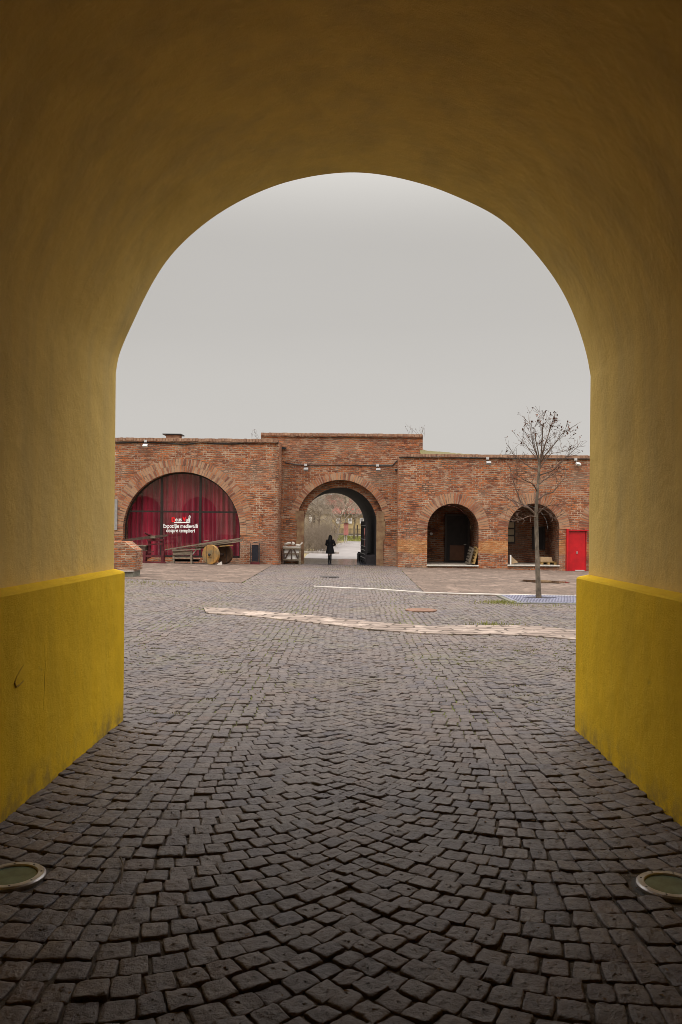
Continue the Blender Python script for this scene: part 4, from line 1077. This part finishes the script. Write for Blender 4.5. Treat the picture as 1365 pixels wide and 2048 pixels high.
# ------------------------------------------------------------------ trees
def grow(mb, p, d, length, r_, depth, rg, up=.15, spread=.7, nseg=4, sides=4, leaf=None, kids=(2, 4)):
    pts = [Vector(p)]; d = Vector(d).normalized(); rad = [r_]
    for i in range(nseg):
        d = (d+Vector((rg.gauss(0,.12), rg.gauss(0,.12), rg.gauss(0,.10)+up*.25))).normalized()
        pts.append(pts[-1]+d*length/nseg); rad.append(max(.0034, r_*(1-.75*(i+1)/nseg)))
    mb.tube(pts, rad, sides, cap=False)
    if leaf is not None and depth <= 1: leaf.append((pts[-1], d))
    if depth > 0:
        for _ in range(rg.randint(*kids)):
            t_ = rg.uniform(.3, 1); i = min(nseg-1, int(t_*nseg)); q = pts[i].lerp(pts[i+1], t_*nseg-i)
            ax_ = Vector((rg.gauss(0,1), rg.gauss(0,1), rg.gauss(0,1))).normalized()
            nd = (d+ax_*spread+Vector((0,0,up))).normalized()
            grow(mb, q, nd, length*rg.uniform(.4, .7), max(.0038, rad[i]*.6), depth-1, rg, up, spread, max(2, nseg-1), max(3, sides-1), leaf, kids)
def leaf_mesh(spots, rg, size, n_, droop=.3):
    mb = MB()
    for p, d in spots:
        for _ in range(n_):
            c_ = p+Vector((rg.gauss(0,.035), rg.gauss(0,.035), rg.gauss(0,.035)))
            m = Matrix.Rotation(rg.uniform(0, 6.28), 3, 'Z') @ Matrix.Rotation(rg.uniform(-1.3, 1.3), 3, 'X')
            s_ = size*rg.uniform(.6, 1.2)
            vs = [Vector((0,-.6,0)), Vector((.35,-.1,.14)), Vector((.22,.35,.10)), Vector((0,.7,-.05)), Vector((-.22,.35,.12)), Vector((-.35,-.1,.15))]
            mb.add([c_+m @ (v*s_) for v in vs], [(0,1,2,3),(0,3,4,5)])
    return mb
rg = random.Random(11)
YT = TREE.y
def tp(px, py, dy=0): return at(px, py, YT+dy)
ct = thing('young_tree', 'young bare tree with a few dry leaves growing from the metal grate', 'tree', TREE)
mb = MB()
rr_ = lambda px: px*YT/F
trunk = [(1078,1201),(1077,1170),(1075.5,1130),(1074,1080),(1073,1035),(1074,1000),(1076.5,968),(1078,945),(1078.5,930),(1077,905),(1072,880),(1070,856)]
tr_ = [6.0,5.1,4.5,4.1,3.8,3.2,2.7,2.3,1.8,1.3,.9,.5]
mb.tube([tp(*q) for q in catmull(trunk, 3)], [rr_(q[0]) for q in catmull([(a_,) for a_ in tr_], 3)], 12)
mb.build('trunk', M['bark'], ct, smooth=True)
limbs = [ # (points, start radius px, depth drift)
 ([(1073,1030),(1058,1016),(1045,1008),(1036,988),(1026,958),(1018,930)],2.4,.5), ([(1047,1009),(1030,1003),(1012,994),(998,983)],1.2,.6),
 ([(1074,1030),(1088,1016),(1103,1010),(1118,1012)],1.6,-.4), ([(1076,1000),(1092,988),(1107,984),(1119,968),(1136,952)],2.0,.4),
 ([(1076,985),(1066,968),(1053,962),(1041,955),(1030,945)],1.5,-.5), ([(1079,950),(1095,945),(1110,938),(1124,922),(1142,906),(1157,892)],1.8,.3),
 ([(1073,1035),(1060,1032),(1044,1038),(1024,1042)],1.1,-.6), ([(1078,938),(1062,935),(1048,925),(1036,915),(1022,905)],1.3,.4),
 ([(1079,935),(1084,915),(1090,890),(1098,868),(1105,845)],2.0,.2), ([(1079,930),(1083,905),(1085,878),(1086,852),(1087,836)],1.6,-.1),
 ([(1081,925),(1095,905),(1112,885),(1124,868),(1130,862)],1.4,-.3), ([(1077,915),(1068,895),(1063,870),(1060,845)],1.2,.2),
 ([(1076,920),(1062,903),(1052,890),(1043,884)],1.0,.5), ([(1073,1028),(1080,1018),(1090,1020),(1104,1032),(1112,1040)],1.0,-.7),
 ([(1076,972),(1086,962),(1098,955),(1112,945),(1125,948)],1.1,.8), ([(1079,940),(1088,925),(1102,908),(1118,905),(1135,900)],1.3,.6),
 ([(1085,905),(1094,880),(1099,862),(1102,850)],1.2,.35), ([(1078,925),(1072,900),(1066,880),(1064,858)],1.0,-.2), ([(1058,1016),(1040,1012),(1022,1016),(1010,1022)],.9,-.5)]
tw = MB(); spots = []
for pts, r0, dr_ in limbs:
    c3 = [tp(x, y, dr_*i/(len(pts)-1)+(rg.gauss(0,.03) if i else 0)) for i, (x, y) in enumerate(pts)]
    c3 = [Vector(q) for q in catmull([tuple(q) for q in c3], 3)]; n_ = len(c3)
    tw.tube(c3, [rr_(max(.32, r0*(1-.85*i/(n_-1)))) for i in range(n_)], 6)
    for i in range(2, n_):
        for _ in range(3 if i > 3 else 2):
            if rg.random() < .8:
                d = (c3[i]-c3[i-1]).normalized(); q = c3[i].lerp(c3[i-1], rg.random())
                nd = d*.7+Vector((rg.gauss(0,.55), rg.gauss(0,.6), rg.gauss(.15,.4)))
                grow(tw, q, nd, rg.uniform(.12, .42), rr_(.36), 1 if rg.random() < .6 else 0, rg, .2, .6, 3, 4, spots, (1, 3))
    spots.append((c3[-1], Vector((0,0,1))))
tw.build('crown', M['twig'], ct)
keep = [s_ for s_ in spots if rg.random() < (.26 if s_[0].z > 3.9 else .05)]
keep += [(tp(1109+rg.gauss(0,6), 842+rg.gauss(0,9), rg.gauss(.2,.1)), None) for _ in range(22)]+[(tp(1139+rg.gauss(0,3), 860+rg.gauss(0,4), .1), None) for _ in range(5)]+[(tp(1130+rg.gauss(0,4), 868+rg.gauss(0,4), .1), None) for _ in range(5)]
lf = leaf_mesh(keep, rg, .058, 2).build('dry_leaves', M['leaf'], ct); lf['kind'] = 'stuff'

# tree grate
gx0, gx1 = at(1016, 1203, YT).x, TREE.x+1.3; gy0, gy1 = gp(1050,1206.5).y, gp(1050,1194.5).y
zg = g(TREE.x, YT)+.035
t = thing('tree_grate', 'blue grey metal grate in a concrete edge around the young tree', 'tree grate', ((gx0+gx1)/2, YT, zg-.05))
mb = MB(); nb_ = 27
for i in range(nb_):
    x = gx0+(gx1-gx0)*(i+.5)/nb_; segs = [(gy0, gy1)]
    dxx = abs(x-TREE.x-.05)
    if dxx < .42: hh = math.sqrt(.42**2-dxx**2)*.75; segs = [(gy0, YT-hh), (YT+hh, gy1)]
    for a_, b_ in segs: mb.box((x, (a_+b_)/2, zg+.004), ((gx1-gx0)/nb_*.5, b_-a_, .022))
mb.build('bars', M['grate'], t)
MB().box(((gx0+gx1)/2, (gy0+gy1)/2, zg-.018), (gx1-gx0, gy1-gy0, .02)).build('dark_underlay', M['iron'], t)  # dark plate just under the bars stands in for the shaded pit
mb = MB(); mb.tube([(TREE.x+.05+.44*math.cos(q*.2618), YT+.33*math.sin(q*.2618), zg) for q in range(25)], .03, 4, False)
for y in (gy0, gy1): mb.box(((gx0+gx1)/2, y, zg-.02), (gx1-gx0+.06, .05, .06))
for x in (gx0, gx1): mb.box((x, (gy0+gy1)/2, zg-.02), (.05, gy1-gy0, .06))
mb.build('rim', M['grate'], t)
mb = MB(); mb.box(((gx0+gx1)/2, gy0-.09, zg-.06), (gx1-gx0+.2, .12, .13)); mb.box(((gx0+gx1)/2, gy1+.09, zg-.06), (gx1-gx0+.2, .12, .13)); mb.box((gx0-.09, (gy0+gy1)/2, zg-.062), (.12, gy1-gy0+.06, .13))
mb.build('concrete_edge', M['concrete'], t)

# ------------------------------------------------------------------ covers, puddle, lamps in the paving
p = gp(843, 1221.5); mb = MB().disc(p+Vector((0,0,.012)), (0,0,1), .33, .03, 36, .006)
tag(mb.build('manhole_cover', M['rust']), 'rust coloured round cover set in the cobbles beyond the pale strip', 'manhole cover')
p = gp(660, 1154.5); mb = MB().disc(p+Vector((0,0,.012)), (0,0,1), .36, .03, 36, .006)
tag(mb.build('manhole_cover', M['iron']), 'dark iron cover in the cobbles in front of the gate tunnel', 'manhole cover')
p = gp(1087, 1164); mb = MB(); pts = [(p.x+.80*math.cos(t_*.2618)*(1+.22*math.sin(t_*1.7)), p.y+1.15*math.sin(t_*.2618)*(1+.2*math.cos(t_*2.3))) for t_ in range(24)]
mb.add([(x, y, g(x, y)+.022) for x, y in pts]+[(p.x, p.y, g(p.x, p.y)+.022)], [(i, (i+1) % 24, 24) for i in range(24)])
struct(mb.build('puddle_water', M['water']))
for (lx, ly), lab in zip(LAMPS, ('recessed floor lamp with a steel rim by the left yellow plinth', 'recessed floor lamp with a steel rim by the right yellow plinth')):
    t = thing('floor_lamp', lab, 'floor lamp', (lx, ly, 0))
    ro_, ri_ = .142, .108; n_ = 64; rows_ = [(ro_+.004, -.03), (ro_+.004, .006), (ro_-.004, .013), (ri_+.004, .013), (ri_, .008), (ri_, -.004)]
    mb = MB(); mb.add([(lx+r_*math.cos(2*math.pi*i/n_), ly+r_*math.sin(2*math.pi*i/n_), z) for r_, z in rows_ for i in range(n_)],
                      [(j*n_+i, j*n_+(i+1) % n_, (j+1)*n_+(i+1) % n_, (j+1)*n_+i) for j in range(len(rows_)-1) for i in range(n_)])
    rim = mb.build('rim', M['steel'], t, smooth=False)
    for q in range(8):
        a_ = .3+q*math.pi/4; MB().disc((lx+.125*math.cos(a_), ly+.125*math.sin(a_), .0132), (0,0,1), .005, .003, 10, .001).build('screw', M['iron'], rim)
    MB().disc((lx, ly, -.002), (0,0,1), ri_, .012, 64, .002).build('glass', M['lamp_glass'], t)
    dk = MB().disc((lx, ly, -.018), (0,0,1), .168, .012, 48, .002); dk.build('collar', M['iron'], t)

# litter: dry leaf scraps and a twig in the passage
rg = random.Random(5); mb = MB()
for _ in range(1000):
    if rg.random() < .35: x = rg.choice((-1, 1))*rg.uniform(1.55, 1.86)*.97; y = rg.uniform(1.8, 6.6)
    else: x, y = rg.uniform(-1.8, 1.75), rg.uniform(1.8, 9)
    s_ = rg.uniform(.004, .012); a_ = rg.uniform(0, 6.28); z = rg.uniform(-.010, .003)
    c_, q_ = math.cos(a_)*s_, math.sin(a_)*s_
    mb.add([(x-c_, y-q_, z), (x+q_*.6, y-c_*.6, z+.004), (x+c_*1.4, y+q_*1.4, z+.002), (x-q_*.6, y+c_*.6, z+.005)], [(0,1,2,3)])
M['litter'] = simple('litter', (.30, .19, .09), .9, .3, 40, bmp=0, island=True, col2=(.12, .07, .04))
tag(mb.build('leaf_litter', M['litter']), 'tiny dry leaf scraps and grit caught in the passage cobbles', 'litter', kind='stuff')
p = gp(243, 1745); mb = MB().tube([gp(241, 1718)+Vector((0,0,.012)), gp(246, 1735)+Vector((0,0,.018)), gp(245, 1750)+Vector((0,0,.014)), gp(242, 1772)+Vector((0,0,.010))], [.004, .005, .004, .002], 6)
tag(mb.build('twig', M['bark']), 'thin curved brown twig lying on the cobbles near the left floor lamp', 'twig')

# weeds on the roofs
def weed(px, py, Y, n_, hgt, label, seed):
    r2 = random.Random(seed); p = at(px, py, Y); mb = MB(); sp_ = []
    for _ in range(n_):
        grow(mb, p+Vector((r2.gauss(0,.12), r2.uniform(-.1,.1), -.05)), (r2.gauss(0,.35), r2.gauss(0,.2), 1), hgt*r2.uniform(.6, 1.1), .010, 1, r2, .1, .5, 4, 4, sp_, (1, 3))
    t = thing('dead_weed', label, 'weed', p); mb.build('stems', M['weed'], t)
    l_ = leaf_mesh(sp_, r2, .05, 1).build('seed_heads', M['leaf'], t); l_['kind'] = 'stuff'
weed(515, 880, YL+1.0, 6, .5, 'dead weed on the coping where the window wing meets the gate block', 1)
weed(817, 871, YC+.2, 4, .4, 'dead weed, the left one of two on the gate block roof', 2)
weed(842, 872, YC+.2, 6, .75, 'taller dead weed at the right end of the gate block roof', 3)
weed(1010, 911, YR+.5, 5, .35, 'thin dead weed on the arcade roof left of the young tree', 4)

# weeds and moss around the grate
rg = random.Random(9); mb = MB()
def tuft(x, y, n_, s_, h_):
    for _ in range(n_):
        a_ = rg.uniform(0, 6.28); X, Y_ = x+rg.gauss(0, s_), y+rg.gauss(0, s_*.7); z = g(X, Y_)-.01; h = h_*rg.uniform(.4, 1.1)
        dx_, dy_ = math.cos(a_)*.008, math.sin(a_)*.008
        mb.add([(X-dx_, Y_-dy_, z), (X+dx_, Y_+dy_, z), (X+rg.gauss(0,.4)*h, Y_+rg.gauss(0,.4)*h, z+h)], [(0,1,2)])
for px, py, n_, s_ in ((1005,1205,260,.22),(1000,1207,200,.3),(1030,1211,25,.25),(1090,1213,25,.3),(1140,1213,20,.3),(985,1250,160,.2),(700,1135,40,.4),(270,1165,100,.5),(330,1170,80,.5)):
    q = gp(px, py); tuft(q.x, q.y, n_, s_, .09)
for _ in range(150):                            # patches of moss in the joints just outside the passage
    x, y = rg.choice((rg.uniform(-2.9, -1.2), rg.uniform(1.3, 3.4), rg.uniform(1.3, 3.4))), rg.uniform(6.9, 12)
    if abs(x) < .29*y+.3:
        for _ in range(5): tuft(x+rg.gauss(0, .16), y+rg.gauss(0, .16), 9, .022, .02)
tag(mb.build('moss_tufts', M['grass']), 'green moss and grass tufts growing between the courtyard cobbles', 'grass', kind='stuff')

# ------------------------------------------------------------------ beyond the tunnel
pl = [(53,-3.1,1.3),(58,-3.2,.9),(64,-2.9,.75),(72,-2.3,.9),(80,-1.6,1.3),(90,-.3,2.4),(100,1.5,6),(106,3,12)]
A = [Vector((a_[1], a_[0], 0)) for a_ in pl]; B = [Vector((a_[2], a_[0], 0)) for a_ in pl]
mb = MB(); vs = []
for (y, xl, xr) in pl:
    for i in range(9): x = xl+(xr-xl)*i/8; vs.append((x, y, g(x, y)+.0))
mb.add(vs, [(j*9+i, j*9+i+1, (j+1)*9+i+1, (j+1)*9+i) for j in range(len(pl)-1) for i in range(8)])
struct(mb.build('footpath', M['path']))
mb = MB(); vs = [(x, y, g(x, y)-.004) for y in (53.1, 60, 68, 80, 92) for x in (-9, -6, -3.5, -1, 1)]
mb.add(vs, [(j*5+i, j*5+i+1, (j+1)*5+i+1, (j+1)*5+i) for j in range(4) for i in range(4)]); struct(mb.build('dry_verge', M['verge']))
mb = MB(); vs = [(x, y, g(x, y)+.02) for y in (89, 95, 102, 112) for x in (-2.6, 0, 1.4, 3.2, 8)]
mb.add(vs, [(j*5+i, j*5+i+1, (j+1)*5+i+1, (j+1)*5+i) for j in range(3) for i in range(4)])
rg = random.Random(21)
for _ in range(2600):
    x, y = rg.uniform(-2.6, 6), rg.uniform(89, 111); z = g(x, y)+.02; h = rg.uniform(.08, .28)
    mb.add([(x-.02, y, z), (x+.02, y, z), (x+rg.gauss(0,.06), y, z+h)], [(0,1,2)])
tag(mb.build('lawn', M['grass']), 'green lawn patch beside the path beyond the tunnel', 'lawn', kind='stuff')
mb = MB(); vs = [(x, y, g(x, y)+.03) for y in (113, 120) for x in (-20, 0, 20)]
mb.add(vs, [(0,1,4,3),(1,2,5,4)]); struct(mb.build('far_road', M['path']))
# house with red roof
Yh = 128; zg = g(0, Yh); ze = at(700, 1028, Yh).z; zr_ = at(700, 996, Yh).z
t = thing('house', 'ochre house with a red tiled roof and white windows behind the trees', 'house', (3, Yh, zg))
xl, xr = at(655, 1040, Yh).x, 22
MB().box(((xl+xr)/2, Yh+4, (zg-.3+ze)/2), (xr-xl, 8, ze-zg+.3)).build('wall', M['ochre'], t)
mb = MB(); mb.prism([(xl-.5, Yh-.5, ze), (xl-.5, Yh+8.5, ze), (xl-.5, Yh+4, zr_+.6)], (xr-xl+1, 0, 0)); rf = mb.build('roof', M['roof_tile'], t, fix=True)
MB().box((at(693, 1010, Yh).x, Yh+2.5, (ze+zr_)/2+.9), (.8, .8, zr_-ze+1.4)).build('chimney', M['cream_w'], rf)
MB().box(((xl+xr)/2, Yh-.52, ze-.06), (xr-xl+1, .1, .14)).build('gutter', M['dark_frame'], rf)
for px in (677, 700.5, 724, 747):
    x0, x1, z0, z1 = rect(px-4, px+4, 1036, 1047, Yh-.05)
    wn = MB().box(((x0+x1)/2, Yh-.05, (z0+z1)/2), (x1-x0, .12, z1-z0)).build('window', M['win_white'], t)
    MB().box(((x0+x1)/2, Yh-.12, (z0+z1)/2+.12), ((x1-x0)*.62, .04, (z1-z0)*.5)).build('pane', M['grey_lamp'], wn)
# old pale building at left
Yh = 92; zg = g(-4, Yh); zt = at(640, 1009, Yh).z; xl, xr = at(560, 1000, Yh).x, at(662, 1000, Yh).x
t = thing('old_building', 'pale old wall building with a ledge and a dark window behind the thicket', 'building', ((xl+xr)/2, Yh, zg))
MB().box(((xl+xr)/2, Yh+3, (zg-.3+zt)/2), (xr-xl, 6, zt-zg+.3)).build('wall', M['cream_w'], t)
zl_ = at(640, 1026, Yh).z; MB().box(((xl+xr)/2, Yh-.08, zl_), (xr-xl+.1, .25, .14)).build('ledge', M['wood_grey'], t)
MB().box((at(628, 1036, Yh).x, Yh-.01, at(628, 1037, Yh).z), (.32, .1, .9)).build('window', M['near_black'], t)
MB().box((at(622, 1036, Yh).x, Yh-.01, at(622, 1037, Yh).z), (.36, .14, 1.1)).build('shutter', M['white_panel'], t)
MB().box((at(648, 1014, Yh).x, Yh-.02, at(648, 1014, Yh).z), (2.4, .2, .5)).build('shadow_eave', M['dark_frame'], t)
# fence
Yh = 112.5; t = thing('picket_fence', 'dark low picket fence in front of the ochre house', 'fence', (1.5, Yh, g(1.5, Yh)))
x0, x1 = at(655, 1060, Yh).x, 10; zf = g(2, Yh); zt = at(715, 1057, Yh).z
mb = MB(); x = x0
while x < x1: mb.box((x, Yh, (zf+.12+zt)/2), (.05, .03, zt-zf-.12)); x += .11
mb.build('pickets', M['post'], t)
mb = MB()
for z in (zf+.2, zt-.08): mb.box(((x0+x1)/2, Yh+.04, z), (x1-x0, .05, .07))
mb.build('rails', M['post'], t)
for px in (670, 693, 715, 738):
    q = at(px, 1060, Yh-.05); MB().box((q.x, Yh+.1, (zf-.2+zt+.35)/2), (.16, .12, zt-zf+.6)).build('post', M['post'], t)
q = at(715, 1060, 100); zz = g(q.x, 100)
tag(MB().box((q.x, 100, (zz+at(715, 1050, 100).z)/2), (.16, .16, at(715, 1050, 100).z-zz)).build('timber_post', M['post']), 'dark square timber post at the edge of the lawn', 'post')
# faded red box on a post
Yh = 84; q = at(692, 1070, Yh); zz = g(q.x, Yh); x0, x1, z0, z1 = rect(683, 697.5, 1046.5, 1070, Yh)
t = thing('kiosk_board', 'faded red board box on a pale post beside the path', 'board', (q.x, Yh, zz))
mb = MB(); mb.box(((x0+x1)/2+.12, Yh, (z0+z1)/2), (x1-x0-.25, .45, z1-z0)); mb.build('box', M['pink'], t)
MB().box(((x0+x1)/2+.1, Yh, z1+.04), (x1-x0, .7, .08)).build('cap', M['wood_grey'], t)
for xx in (q.x-.1, q.x+.08): MB().box((xx, Yh, (zz-.1+z0)/2), (.12, .12, z0-zz+.1)).build('post', M['wood_pale'], t)
# bare trees
def bare_tree(name, label, px, Yh, lean, height, r0, seed, mat, depth=4, kids=(3, 5), nlimb=9):
    r2 = random.Random(seed); b0 = at(px, 1080, Yh); b0.z = g(b0.x, Yh)
    t = thing('bare_tree', label, 'tree', b0, 'bare trees beyond the tunnel'); mb = MB()
    pts = [b0+Vector((lean*i/6*height*.55+r2.gauss(0,.03), r2.gauss(0,.05), height*.6*i/6)) for i in range(7)]
    pts[0].z -= .2; rad = [r0*(1-.55*i/6) for i in range(7)]
    mb.tube(pts, rad, 9); mb.build('trunk', mat, t, smooth=True)
    cw = MB()
    for i in range(nlimb):
        f = r2.uniform(.4, 1); j = min(5, int(f*6)); q_ = pts[j].lerp(pts[j+1], f*6-j)
        a_ = r2.uniform(0, 6.28)
        grow(cw, q_, (math.cos(a_)*.9, math.sin(a_)*.9, r2.uniform(.15, .8)), height*r2.uniform(.28, .5), r0*.38, depth, r2, .08, .75, 5, 5, None, kids)
    cw.build('crown', mat, t)
bare_tree('t', 'pale bare tree leaning right beside the path, with spreading twigs', 670, 74, .22, 5.2, .11, 31, M['pale_twig'], 3, (4, 6), 16)
bare_tree('t', 'grey bare tree standing upright before the white house windows', 709, 96, .02, 7.0, .13, 32, M['brush'], 3, (3, 5), 10)
bare_tree('t', 'brown bare tree behind the thicket with a dense twiggy crown', 640, 80, -.05, 7.5, .13, 33, M['brush'], 3, (5, 7), 20)
bare_tree('t', 'slender bare tree standing between the faded red board and the house', 690, 104, .03, 8.5, .14, 34, M['brush'], 3, (5, 7), 18)
bare_tree('t', 'bare tree against the pale old building, half hidden by the thicket', 622, 86, .10, 7.0, .12, 35, M['pale_twig'], 3, (5, 7), 18)
bare_tree('t', 'bare tree at the far right of the tunnel view, twigs over the red roof', 738, 100, -.06, 8.0, .13, 36, M['brush'], 3, (4, 6), 12)
# thicket
r2 = random.Random(41); mb = MB()
for _ in range(620):
    y = r2.uniform(61, 76); px = r2.uniform(596, 668-(76-y)*.6); b0 = at(px, 1080, y); b0.z = g(b0.x, y)-.05
    grow(mb, b0, (r2.gauss(0,.45), r2.gauss(0,.4), 1), r2.uniform(.7, 2.1), .012, 2, r2, .02, .8, 4, 3, None, (2, 4))
tag(mb.build('thicket', M['brush']), 'tangled grey brown leafless thicket left of the path beyond the tunnel', 'thicket', kind='stuff')
q = at(640, 1102, 60); mb = MB()
for k_ in range(5): mb.box((q.x-2.2+k_*.8, 60+.1*(k_ % 2), g(q.x, 60)+.06), (.8, .25, .16), Matrix.Rotation(.03*k_, 3, 'Z'))
tag(mb.build('stone_edging', M['kerb']), 'low pale stone edging along the foot of the thicket', 'edging')
